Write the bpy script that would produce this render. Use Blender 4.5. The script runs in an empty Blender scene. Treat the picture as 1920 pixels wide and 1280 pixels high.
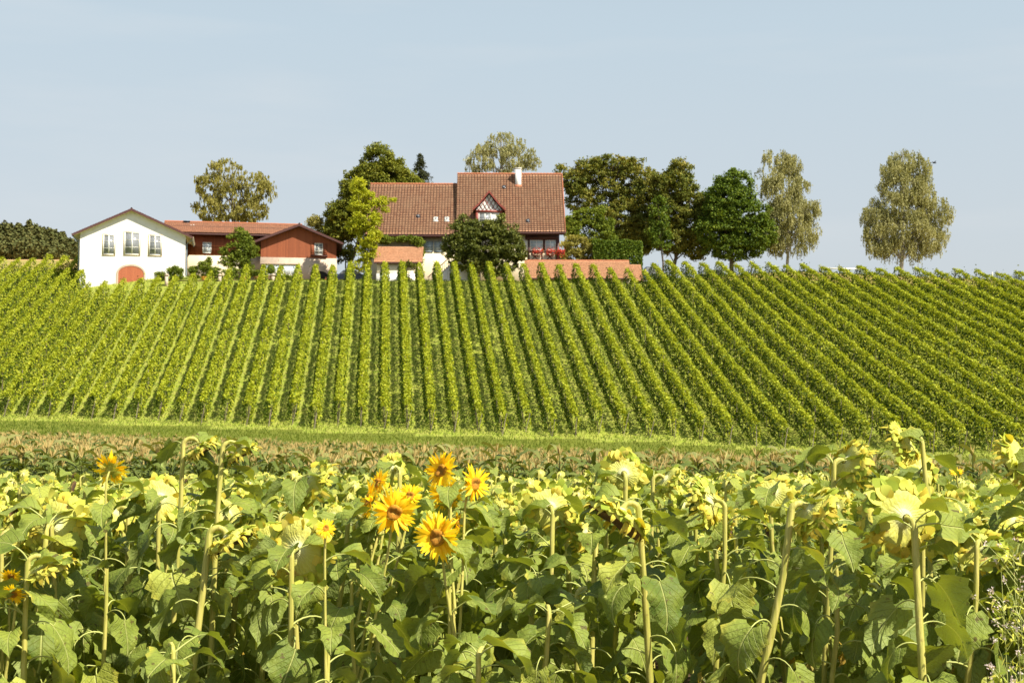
import bpy, math, random
import numpy as np
from mathutils import Vector, Matrix
R = math.radians
random.seed(7); rng = np.random.default_rng(7)
scene = bpy.context.scene
COL = scene.collection

# ---------------------------------------------------------------- camera, world, sun, exposure
HC = 2.1; F = 2667.0; PITCH = math.atan(180 / F)
cam_d = bpy.data.cameras.new("Camera"); cam_d.lens = 50.0; cam_d.sensor_width = 36.0
cam_d.clip_start = 0.1; cam_d.clip_end = 6000
cam_d.dof.use_dof = True; cam_d.dof.focus_distance = 9.0; cam_d.dof.aperture_fstop = 8.0
cam = bpy.data.objects.new("Camera", cam_d); COL.objects.link(cam)
cam.location = (0, 0, HC); cam.rotation_euler = (R(90) + PITCH, 0, 0)
scene.camera = cam

SUN_EL, SUN_AZ = R(49), R(127)          # azimuth clockwise from +Y (the view direction): behind the camera, to the right
w = bpy.data.worlds.new("World"); scene.world = w; w.use_nodes = True
nt = w.node_tree; nt.nodes.clear()
out = nt.nodes.new("ShaderNodeOutputWorld"); bg = nt.nodes.new("ShaderNodeBackground")
sky = nt.nodes.new("ShaderNodeTexSky"); sky.sky_type = 'NISHITA'; sky.sun_disc = False
sky.sun_elevation = SUN_EL; sky.sun_rotation = SUN_AZ; sky.altitude = 400
sky.air_density = 1.0; sky.dust_density = 3.6; sky.ozone_density = 2.0
hs = nt.nodes.new("ShaderNodeHueSaturation"); hs.inputs['Saturation'].default_value = 0.55
# thin cirrus: a little white laid over the sky by direction
tc = nt.nodes.new("ShaderNodeTexCoord"); mp = nt.nodes.new("ShaderNodeMapping")
mp.inputs['Scale'].default_value = (2.2, 2.2, 14); mp.inputs['Rotation'].default_value = (0.1, 0.12, 0)
nz = nt.nodes.new("ShaderNodeTexNoise"); nz.inputs['Scale'].default_value = 2.0; nz.inputs['Detail'].default_value = 6
rp = nt.nodes.new("ShaderNodeMapRange"); rp.inputs[1].default_value = 0.5; rp.inputs[2].default_value = 0.8
rp.inputs[3].default_value = 0.0; rp.inputs[4].default_value = 0.22
mx = nt.nodes.new("ShaderNodeMixRGB"); mx.inputs[2].default_value = (4.4, 4.4, 4.4, 1)
L_ = nt.links.new
L_(sky.outputs[0], hs.inputs['Color']); L_(tc.outputs['Generated'], mp.inputs[0]); L_(mp.outputs[0], nz.inputs[0])
L_(nz.outputs[0], rp.inputs[0]); L_(rp.outputs[0], mx.inputs[0]); L_(hs.outputs[0], mx.inputs[1])
# summer haze: the clear sky fades to a pale warm grey towards the horizon
sx = nt.nodes.new("ShaderNodeSeparateXYZ"); L_(tc.outputs['Generated'], sx.inputs[0])
hz = nt.nodes.new("ShaderNodeValToRGB"); L_(sx.outputs[2], hz.inputs[0]); he = hz.color_ramp.elements; he.new(.5); he.new(.7)
for e_, (p_, c_) in zip(he, [(0.0, (.65, .645, .64)), (.09, (.61, .655, .68)), (.28, (.55, .67, .745)), (1.0, (.22, .34, .52))]): e_.position = p_; e_.color = (*c_, 1)
sc_ = nt.nodes.new("ShaderNodeMixRGB"); sc_.blend_type = 'MULTIPLY'; sc_.inputs[0].default_value = 1; sc_.inputs[2].default_value = (5.5, 5.5, 5.5, 1); L_(hz.outputs[0], sc_.inputs[1])
hm = nt.nodes.new("ShaderNodeMixRGB"); hm.inputs[0].default_value = .8; L_(hs.outputs[0], hm.inputs[1]); L_(sc_.outputs[0], hm.inputs[2]); L_(hm.outputs[0], mx.inputs[1])
tint = nt.nodes.new("ShaderNodeMixRGB"); tint.blend_type = 'MULTIPLY'; tint.inputs[0].default_value = 1; tint.inputs[2].default_value = (1.0, 1.0, 1.0, 1)
L_(mx.outputs[0], tint.inputs[1]); L_(tint.outputs[0], bg.inputs[0]); L_(bg.outputs[0], out.inputs[0])
bg.inputs[1].default_value = 0.10
sun_d = bpy.data.lights.new("sun", 'SUN'); sun_d.energy = 5.0; sun_d.angle = R(0.5); sun_d.color = (1.0, 0.93, 0.80)
sun = bpy.data.objects.new("sun", sun_d); COL.objects.link(sun)
sdir = Vector((math.sin(SUN_AZ) * math.cos(SUN_EL), math.cos(SUN_AZ) * math.cos(SUN_EL), math.sin(SUN_EL)))
sun.rotation_euler = sdir.to_track_quat('Z', 'Y').to_euler()
sun.location = (60, -60, 80)
scene.view_settings.view_transform = 'Standard'; scene.view_settings.look = 'None'
scene.view_settings.exposure = 0.9; scene.view_settings.gamma = 1.0
scene.cycles.max_bounces = 6; scene.cycles.diffuse_bounces = 3; scene.cycles.glossy_bounces = 2
scene.cycles.transmission_bounces = 3; scene.cycles.transparent_max_bounces = 4

# ---------------------------------------------------------------- helpers
def P(px, py, Y):
    """world point on the ray of photo pixel (px, py) at distance Y"""
    u, v = (px - 960) / F, (640 - py) / F
    yd = math.cos(PITCH) - v * math.sin(PITCH); zd = math.sin(PITCH) + v * math.cos(PITCH)
    t = Y / yd
    return np.array([u * t, Y, HC + zd * t])

class MB:
    def __init__(s): s.V = []; s.L = []; s.T = []; s.M = []; s.U = []; s.n = 0; s.uv = False
    def add(s, V, Fc, mat=0, uv=None):
        V = np.asarray(V, float).reshape(-1, 3)
        if len(V) == 0: return
        if isinstance(Fc, np.ndarray):
            f = Fc.astype(np.int64); s.L.append((f + s.n).ravel()); s.T.append(np.full(len(f), f.shape[1])); flat = f.ravel()
        else:
            flat = np.concatenate([np.asarray(q) for q in Fc]).astype(np.int64); s.L.append(flat + s.n); s.T.append(np.array([len(q) for q in Fc]))
        nf = len(s.T[-1])
        s.M.append(np.asarray(mat) if np.ndim(mat) else np.full(nf, mat))
        if uv is not None: s.U.append(np.asarray(uv, float)[flat]); s.uv = True
        else: s.U.append(np.zeros((len(flat), 2)))
        s.V.append(V); s.n += len(V)
    def box(s, a0, a1, b0, b1, z0, z1, mat=0):
        V = [(a0,b0,z0),(a1,b0,z0),(a1,b1,z0),(a0,b1,z0),(a0,b0,z1),(a1,b0,z1),(a1,b1,z1),(a0,b1,z1)]
        s.add(V, np.array([(0,3,2,1),(4,5,6,7),(0,1,5,4),(1,2,6,5),(2,3,7,6),(3,0,4,7)]), mat, np.array([(v[0]+v[1], v[2]) for v in V]))
    def prism(s, prof, b0, b1, mat=0, capmat=None):
        """polygon prof of (a, z) extruded along b"""
        n = len(prof); V = [(a, b0, z) for a, z in prof] + [(a, b1, z) for a, z in prof]
        s.add(V, [list(range(n)), [n + i for i in range(n)][::-1]], mat if capmat is None else capmat, np.array([(v[0], v[2]) for v in V]))
        for i in range(n):
            j = (i + 1) % n; q = [V[i], V[j], V[n + j], V[n + i]]
            ln = math.dist(prof[i], prof[j]); uv = [(0, 0), (ln, 0), (ln, b1 - b0), (0, b1 - b0)]
            s.add(q, np.array([(0, 3, 2, 1)]), mat, np.array([(y, x) for x, y in uv]))
    def bar(s, p, q, w_, d_=None, mat=0):
        """square bar from p to q"""
        p = np.asarray(p, float); q = np.asarray(q, float); t = q - p; t /= np.linalg.norm(t)
        r = np.cross(t, (0, 1, 0.01)); r /= np.linalg.norm(r); u = np.cross(t, r); d_ = d_ or w_
        V = [e + r * i * w_ / 2 + u * j * d_ / 2 for e in (p, q) for i, j in ((-1,-1),(1,-1),(1,1),(-1,1))]
        s.add(V, np.array([(0,3,2,1),(4,5,6,7),(0,1,5,4),(1,2,6,5),(2,3,7,6),(3,0,4,7)]), mat)
    def tube(s, pts, rad, sides=6, mat=0):
        pts = np.asarray(pts, float); n = len(pts); rad = np.broadcast_to(rad, (n,))
        T = np.gradient(pts, axis=0); T /= np.linalg.norm(T, axis=1)[:, None] + 1e-9
        r = np.cross(T[0], (0.3, 0.9, 0.1)); r /= np.linalg.norm(r); V = []
        ang = np.linspace(0, 2 * math.pi, sides, endpoint=False)
        for i in range(n):
            r = r - T[i] * np.dot(r, T[i]); r /= np.linalg.norm(r) + 1e-9; u = np.cross(T[i], r)
            V.append(pts[i] + rad[i] * (np.cos(ang)[:, None] * r + np.sin(ang)[:, None] * u))
        V = np.concatenate(V); i = np.arange(n - 1)[:, None] * sides; k = np.arange(sides)[None]; k2 = (k + 1) % sides
        f = np.stack([i + k, i + k2, i + sides + k2, i + sides + k], -1).reshape(-1, 4)
        s.add(V, f, mat); s.add(V[-sides:], [list(range(sides))], mat)
    def merge(s, o, Mt=None, mats=None):
        V = np.concatenate(o.V)
        if Mt is not None: V = V @ np.array(Mt.to_3x3()).T + np.array(Mt.translation)
        s.V.append(V); s.L.append(np.concatenate(o.L) + s.n); s.T.append(np.concatenate(o.T))
        m = np.concatenate(o.M); s.M.append(m if mats is None else np.asarray(mats)[m]); s.U.append(np.concatenate(o.U)); s.uv |= o.uv; s.n += len(V)
    def mesh(s, name, mats, smooth=False):
        me = bpy.data.meshes.new(name); V = np.concatenate(s.V); Lp = np.concatenate(s.L); T = np.concatenate(s.T)
        me.vertices.add(len(V)); me.vertices.foreach_set("co", V.ravel())
        me.loops.add(len(Lp)); me.loops.foreach_set("vertex_index", Lp.astype(np.int32))
        me.polygons.add(len(T)); me.polygons.foreach_set("loop_start", (np.cumsum(T) - T).astype(np.int32))
        me.polygons.foreach_set("material_index", np.concatenate(s.M).astype(np.int32))
        for m in (mats if isinstance(mats, (list, tuple)) else [mats]): me.materials.append(m)
        if s.uv:
            l = me.uv_layers.new(name="UVMap"); l.data.foreach_set("uv", np.concatenate(s.U).ravel())
        me.update(calc_edges=True)
        if smooth: me.polygons.foreach_set("use_smooth", np.ones(len(T), bool))
        return me
    def build(s, name, mats, parent=None, smooth=False, **kw):
        return link(name, s.mesh(name, mats, smooth), parent, **kw)

def link(name, data, parent=None, loc=None, mat=None, **kw):
    o = bpy.data.objects.new(name, data); COL.objects.link(o)
    if parent is not None: o.parent = parent
    if loc is not None: o.location = [float(c) for c in loc]
    if mat is not None: o.matrix_local = mat
    return tag(o, **kw)
def tag(o, label=None, cat=None, group=None, kind=None):
    if label: o["label"] = label
    if cat: o["category"] = cat
    if group: o["group"] = group
    if kind: o["kind"] = kind
    return o
def thing(name, loc, rz=0.0, **kw):
    o = link(name, None, None, loc, **kw); o.rotation_euler = (0, 0, rz); o.empty_display_size = .3
    return o
def kites(C, t, nrm, Ln, Wd):
    """flat leaf-shaped quads at C, long axis t, facing nrm"""
    t = t / (np.linalg.norm(t, axis=1)[:, None] + 1e-9); b = np.cross(nrm, t); b /= np.linalg.norm(b, axis=1)[:, None] + 1e-9
    Ln = np.asarray(Ln).reshape(-1, 1); Wd = np.asarray(Wd).reshape(-1, 1)
    V = np.stack([C - t * Ln / 2, C + b * Wd / 2 - t * Ln * .08, C + t * Ln / 2, C - b * Wd / 2 - t * Ln * .08], 1).reshape(-1, 3)
    return V, np.arange(len(V)).reshape(-1, 4)
def rvec(n): v = rng.normal(size=(n, 3)); return v / np.linalg.norm(v, axis=1)[:, None]

# ---------------------------------------------------------------- materials
class N:
    def __init__(s, name):
        s.m = bpy.data.materials.new(name); s.m.use_nodes = True; s.t = s.m.node_tree; s.t.nodes.clear()
        s.out = s.t.nodes.new("ShaderNodeOutputMaterial")
    def __call__(s, typ, **kw):
        n = s.t.nodes.new("ShaderNode" + typ)
        for k, v in kw.items():
            if k[0] == '_': setattr(n, k[1:], v)
        for k, v in kw.items():
            if k[0] == '_': continue
            i = n.inputs[int(k[1:])] if k[0] == 'i' and k[1:].isdigit() else n.inputs[k]
            if isinstance(v, bpy.types.NodeSocket): s.t.links.new(v, i)
            elif isinstance(v, tuple) and len(v) == 3 and i.type == 'RGBA': i.default_value = (*v, 1)
            else: i.default_value = v
        return n
    def math(s, op, a, b=0.0, c=None):
        n = s('Math', _operation=op, i0=a, i1=b)
        if c is not None:
            if isinstance(c, bpy.types.NodeSocket): s.t.links.new(c, n.inputs[2])
            else: n.inputs[2].default_value = c
        return n.outputs[0]
    def mix(s, f, a, b, mode='MIX'): return s('MixRGB', _blend_type=mode, i0=f, i1=a, i2=b).outputs[0]
    def noise(s, scale, detail=3.0, vec=None, rough=.55):
        n = s('TexNoise', Scale=scale, Detail=detail, Roughness=rough)
        if vec is not None: s.t.links.new(vec, n.inputs[0])
        return n.outputs[0]
    def pos(s): return s('NewGeometry').outputs['Position']
    def ramp(s, f, stops):
        n = s('ValToRGB'); e = n.color_ramp.elements
        while len(e) < len(stops): e.new(.5)
        for x, (p, c) in zip(e, stops): x.position = p; x.color = (*c, 1)
        s.t.links.new(f, n.inputs[0]); return n.outputs[0]
    def sharp(s, f, lo, hi, a=0.0, b=1.0): return s('MapRange', i0=f, i1=lo, i2=hi, i3=a, i4=b).outputs[0]
    def fin(s, color, rough=.8, bump=None, bs=.3, bd=.02, trans=0.0, tcol=None, spec=.3, metal=0.0):
        p = s('BsdfPrincipled'); s.t.links.new(color, p.inputs['Base Color']) if isinstance(color, bpy.types.NodeSocket) else setattr(p.inputs['Base Color'], 'default_value', (*color, 1))
        if isinstance(rough, bpy.types.NodeSocket): s.t.links.new(rough, p.inputs['Roughness'])
        else: p.inputs['Roughness'].default_value = rough
        p.inputs['Specular IOR Level'].default_value = spec; p.inputs['Metallic'].default_value = metal
        sh = p.outputs[0]
        if bump is not None:
            b = s('Bump', Strength=bs, Distance=bd, Height=bump); s.t.links.new(b.outputs[0], p.inputs['Normal'])
        if trans > 0:
            t = s('BsdfTranslucent')
            if isinstance(tcol, bpy.types.NodeSocket): s.t.links.new(tcol, t.inputs[0])
            else: t.inputs[0].default_value = (*tcol, 1)
            sh = s('MixShader', i0=trans, i1=sh, i2=t.outputs[0]).outputs[0]
        s.t.links.new(sh, s.out.inputs[0]); return s.m

def foliage(name, cols, trans=.25, rough=.65, patch=.35, spec=.12, pscale=.35):
    """leaf material: each leaf takes its own tone from cols, with real patches of tone over the crown"""
    n = N(name); r = n('NewGeometry').outputs['Random Per Island']
    big = n.sharp(n.noise(pscale, 2.0, n.pos()), .3, .7)
    f = n.math('ADD', n.math('MULTIPLY', r, 1 - patch), n.math('MULTIPLY', big, patch))
    k = len(cols); c = n.ramp(f, [(i / (k - 1) if k > 1 else 0, col) for i, col in enumerate(cols)])
    tc_ = n.mix(1.0, c, (1.6, 1.5, .55), 'MULTIPLY')
    return n.fin(c, rough, trans=trans, tcol=tc_, spec=spec)
def plaster(name, col, var=.08, dirt=(.3, .26, .2)):
    n = N(name); p = n.pos(); a = n.noise(1.3, 5, p); b = n.noise(14., 3, p)
    c = n.mix(n.sharp(a, .45, .8, 0, var * 2.2), col, dirt); return n.fin(c, .9, bump=b, bs=.25, bd=.01)
def planks(name, c1, c2, width=.16):
    n = N(name); tcn = n('TexCoord').outputs['Object']; sp = n('SeparateXYZ', i0=tcn); x = n.math('ADD', sp.outputs[0], sp.outputs[1])
    k = n.math('DIVIDE', x, width); cell = n.math('FLOOR', k); fr = n.math('FRACT', k)
    r = n('TexWhiteNoise', _noise_dimensions='1D'); n.t.links.new(cell, r.inputs['W'])
    grain = n.noise(1.0, 6, n('Mapping', i0=tcn, Scale=(14, 14, 1.2)).outputs[0])
    c = n.mix(n.math('MULTIPLY_ADD', grain, .6, n.math('MULTIPLY', r.outputs[0], .5)), c1, c2)
    gap = n.math('LESS_THAN', fr, .1); c = n.mix(n.math('MULTIPLY', gap, .75), c, (.03, .015, .01))
    return n.fin(c, .75, bump=n.math('SUBTRACT', 1.0, gap), bs=.5, bd=.01)
def tiles(name, c1, c2, c3, tw=.36, th=.36, mortar=.035, stain=.5):
    """roof tiles laid out in the roof's own metre UVs"""
    n = N(name); uv = n('UVMap').outputs[0]
    b = n('TexBrick', _offset=0.0, i0=uv, i1=c1, i2=c2, i3=(.07, .03, .02), Scale=1.0)
    b.inputs['Mortar Size'].default_value = mortar; b.inputs['Mortar Smooth'].default_value = .6
    b.inputs['Brick Width'].default_value = tw; b.inputs['Row Height'].default_value = th; b.inputs['Bias'].default_value = 0
    p = n.pos(); a = n.sharp(n.noise(.5, 5, p), .42, .75, 0, stain); c = n.mix(a, b.outputs[0], c3)
    c = n.mix(n.sharp(n.noise(7., 3, p), .35, .75, 0, .35), c, (.10, .06, .045))
    return n.fin(c, .85, bump=b.outputs[1], bs=-.4, bd=.02)
def plain(name, col, rough=.6, var=.25, sc=5., metal=0., spec=.4):
    n = N(name); c = n.mix(n.sharp(n.noise(sc, 4, n.pos()), .3, .7, 0, var), col, tuple(x * .55 for x in col)); return n.fin(c, rough, metal=metal, spec=spec)

M = {}
M['white'] = plaster('white_plaster', (.82, .80, .76), .12)
M['cream'] = plaster('cream_plaster', (.78, .68, .48), .12)
M['stone'] = plaster('pale_stone', (.55, .43, .33), .3)
M['soffit'] = plaster('cream_soffit', (.7, .6, .42), .1)
M['redwood'] = planks('red_brown_boards', (.20, .058, .026), (.35, .105, .042))
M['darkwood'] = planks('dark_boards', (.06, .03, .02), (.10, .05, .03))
M['fascia'] = plain('dark_fascia', (.09, .035, .03), .6)
M['redpaint'] = plain('red_timber', (.25, .055, .038), .5)
M['tile'] = tiles('old_roof_tiles', (.40, .195, .105), (.54, .295, .165), (.30, .19, .115), .36, .36, .07, .4)
M['tile_new'] = tiles('salmon_roof_tiles', (.50, .23, .115), (.64, .32, .17), (.36, .22, .12), .18, .17, .012, .35)
M['tile_barn'] = tiles('brown_roof_tiles', (.21, .088, .046), (.30, .13, .068), (.16, .085, .05), .24, .3, .02, .4)
M['ridge'] = plain('ridge_tiles', (.42, .15, .07), .8, .4, 3)
M['frame'] = plain('white_frame', (.80, .78, .70), .5, .1)
M['tan'] = plain('tan_surround', (.62, .48, .28), .7, .2)
M['bluegrey'] = plain('blue_grey_frame', (.30, .36, .40), .6, .2)
n = N('window_glass'); M['glass'] = n.fin(n.mix(n.noise(1.5, 2, n.pos()), (.13, .14, .15), (.32, .33, .34)), .15, spec=.45)
n = N('curtained_glass'); M['curtain'] = n.fin(n.mix(n.noise(2.5, 2, n.pos()), (.34, .42, .46), (.62, .66, .66)), .15, spec=.7)
M['doorred'] = planks('red_brown_door', (.36, .10, .045), (.46, .15, .07), .14)
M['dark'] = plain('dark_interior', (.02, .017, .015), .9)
M['metal'] = plain('dark_metal', (.05, .055, .07), .35, .2, metal=.6)
M['carpaint'] = plain('dark_blue_paint', (.03, .045, .09), .25, .1, spec=.6)
M['geranium'] = foliage('geranium_bloom', [(.55, .03, .02), (.7, .08, .05), (.65, .2, .15)], .15)
M['terracotta'] = plain('terracotta', (.5, .2, .08), .8)
M['orange'] = plain('orange_cloth', (.75, .33, .04), .8)
M['post'] = plain('weathered_post', (.30, .24, .18), .85, .5, 9)
M['stub'] = plain('stubble', (.55, .32, .14), .95, .5, .6)
M['bark'] = plain('bark', (.11, .085, .06), .9, .6, 6)
M['birchbark'] = plain('birch_bark', (.42, .38, .32), .9, .9, 3)
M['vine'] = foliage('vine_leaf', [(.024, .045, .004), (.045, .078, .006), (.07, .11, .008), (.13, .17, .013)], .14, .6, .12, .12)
M['vinelit'] = foliage('young_sunlit_vine_leaf', [(.19, .235, .012), (.28, .325, .018), (.37, .40, .028), (.50, .49, .05)], .26, .55, .12, .12)  # sunlight on row tops and right flanks put into colour; young shoots too
M['grass'] = foliage('grass_blade', [(.06, .10, .007), (.115, .155, .011), (.20, .21, .028)], .25, .7, .45, .2, .12)

def ground_mat(name, a, b, c, s1=.25, s2=6.):
    n = N(name); p = n.pos(); f = n.sharp(n.noise(s1, 4, p), .35, .65); g = n.sharp(n.noise(s2, 5, p), .3, .7)
    col = n.mix(n.math('MULTIPLY', g, .6), n.mix(f, a, b), c); return n.fin(col, .95, bump=g, bs=.6, bd=.05, spec=.1)
M['soil'] = ground_mat('field_soil', (.10, .065, .035), (.14, .09, .05), (.06, .05, .025))
M['meadow'] = ground_mat('meadow', (.095, .135, .012), (.14, .17, .018), (.21, .19, .045))
M['vground'] = ground_mat('grass_between_vines', (.20, .28, .022), (.27, .33, .03), (.33, .26, .10), .5, 3.)
M['hillgrass'] = ground_mat('dry_hill_grass', (.30, .22, .07), (.22, .22, .05), (.36, .24, .10), .08, 1.2)
M['stubg'] = ground_mat('stubble_ground', (.55, .33, .15), (.50, .30, .13), (.42, .28, .12), .02, .5)

# ---------------------------------------------------------------- terrain
TX = np.array([-95, -70, -50, -30, -10, 8, 14, 18, 35, 56, 80, 110.])
TYb = np.array([131, 127, 125, 122.5, 119, 115.5, 114, 112.8, 105, 99, 95, 92.])
Tzb = np.array([4.6, 4.2, 3.8, 3.05, 2.3, 1.8, 1.55, 1.25, .55, .0, -.3, -.5])
TYt = np.array([180, 178, 172, 162, 160, 160, 162, 166, 165, 157, 155, 153.])
Tzt = np.array([23.3, 22.8, 22.2, 20.1, 19.9, 19.7, 19.6, 20.7, 19.9, 18.2, 17.2, 16.2])
TYc = np.array([200, 200, 190, 172, 171, 171, 174, 180, 181, 178, 178, 178.])
Tzc = np.array([24.4, 24.2, 23.0, 20.6, 20.2, 20.1, 20.2, 21.6, 23.1, 21.7, 20.6, 19.6])
def ycorn(X): return np.minimum(80, np.interp(X, TX, TYb) - 22)
def sst(x, a, b): t = np.clip((x - a) / (b - a), 0, 1); return t * t * (3 - 2 * t)
def _terr(X, Y):
    Yb, zb, Yt, zt, Yc, zc = (np.interp(X, TX, q) for q in (TYb, Tzb, TYt, Tzt, TYc, Tzc))
    yk = ycorn(X); zk = -0.5 - .032 * np.clip(X, -32, 32)
    z = np.where(Y < 21, 0, zk * sst(Y, 21, 36))
    t = np.clip((Y - yk) / (Yb - yk), 0, 1); z = np.where(Y > yk, zk + (zb - zk) * t ** 1.35, z)
    t = np.clip((Y - Yb) / (Yt - Yb), 0, 1); z = np.where(Y > Yb, zb + (zt - zb) * t, z)
    t = np.clip((Y - Yt) / (Yc - Yt), 0, 1); z = np.where(Y > Yt, zt + (zc - zt) * np.sin(t * math.pi / 2), z)
    z = np.where(Y > Yc, zc - .02 * np.minimum(Y - Yc, 900), z)
    return z
def terrain(X, Y):
    X = np.asarray(X, float); Y = np.asarray(Y, float)
    z = sum(_terr(X, Y + d) for d in (-1.6, -.8, 0, .8, 1.6)) / 5
    m = 1 - sst(X / np.maximum(Y, 1), -.305, -.265)
    return z + m * np.clip(.126 * np.clip(Y, 0, 430) + 1.9 - z, 0, 60) * sst(Y, 178, 192)
def tz(x, y): return float(terrain(x, y))

def make_ground():
    def ax(a, b, s, far):
        c = list(np.arange(a, b + .01, s)); st = s; x = b
        while x < far: st *= 1.35; x += st; c.append(x)
        return c
    xs = ax(0, 100, 1.6, 3000); xs = np.array([-x for x in xs[::-1]] + xs[1:])
    ys = ax(20, 215, 1.5, 4000); ys = np.array([-400, -150, -60, -20, -5, 0, 5, 10, 15] + ys)
    X, Y = np.meshgrid(xs, ys); Z = terrain(X, Y); V = np.stack([X, Y, Z], -1).reshape(-1, 3)
    nx, ny = len(xs), len(ys); i = np.arange(ny - 1)[:, None] * nx + np.arange(nx - 1)[None]
    f = np.stack([i, i + 1, i + nx + 1, i + nx], -1).reshape(-1, 4)
    c = V[f].mean(1); Yb = np.interp(c[:, 0], TX, TYb); Yt = np.interp(c[:, 0], TX, TYt)
    m = np.zeros(len(f), int); m[c[:, 1] > ycorn(c[:, 0])] = 1; m[c[:, 1] > Yb - .5] = 2
    m[c[:, 1] > Yt + 2] = 3; m[(c[:, 1] > 205) & (c[:, 0] / c[:, 1] < -.25)] = 4
    b = MB(); b.add(V, f, m)
    b.build('ground', [M['soil'], M['meadow'], M['vground'], M['hillgrass'], M['stubg']], smooth=True, kind='structure')
make_ground()

# grass: the meadow strip below the vines and between the rows
def make_grass():
    n = 90000; X = rng.uniform(-62, 62, n); Yb = np.interp(X, TX, TYb)
    Y = ycorn(X) + 1 + rng.random(n) ** .8 * (Yb + 3 - ycorn(X))
    k = 110000; X2 = rng.uniform(-62, 66, k); Yb2 = np.interp(X2, TX, TYb); Yt2 = np.interp(X2, TX, TYt); Y2 = Yb2 + rng.random(k) * (Yt2 + 12 - Yb2)
    keep = np.abs(X2 / Y2) < .42; X = np.concatenate([X, X2[keep]]); Y = np.concatenate([Y, Y2[keep]]); n = len(X)
    h = rng.uniform(.12, .34, n); C = np.stack([X, Y, terrain(X, Y) + h * .4], 1)
    t = rvec(n) * .45 + (0, 0, 1); V, f = kites(C, t, rvec(n), h, rng.uniform(.03, .07, n))
    b = MB(); b.add(V, f); b.build('grass', M['grass'], kind='stuff', label='short sunlit grass strip below the vines and between the rows', cat='grass')
make_grass()

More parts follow.
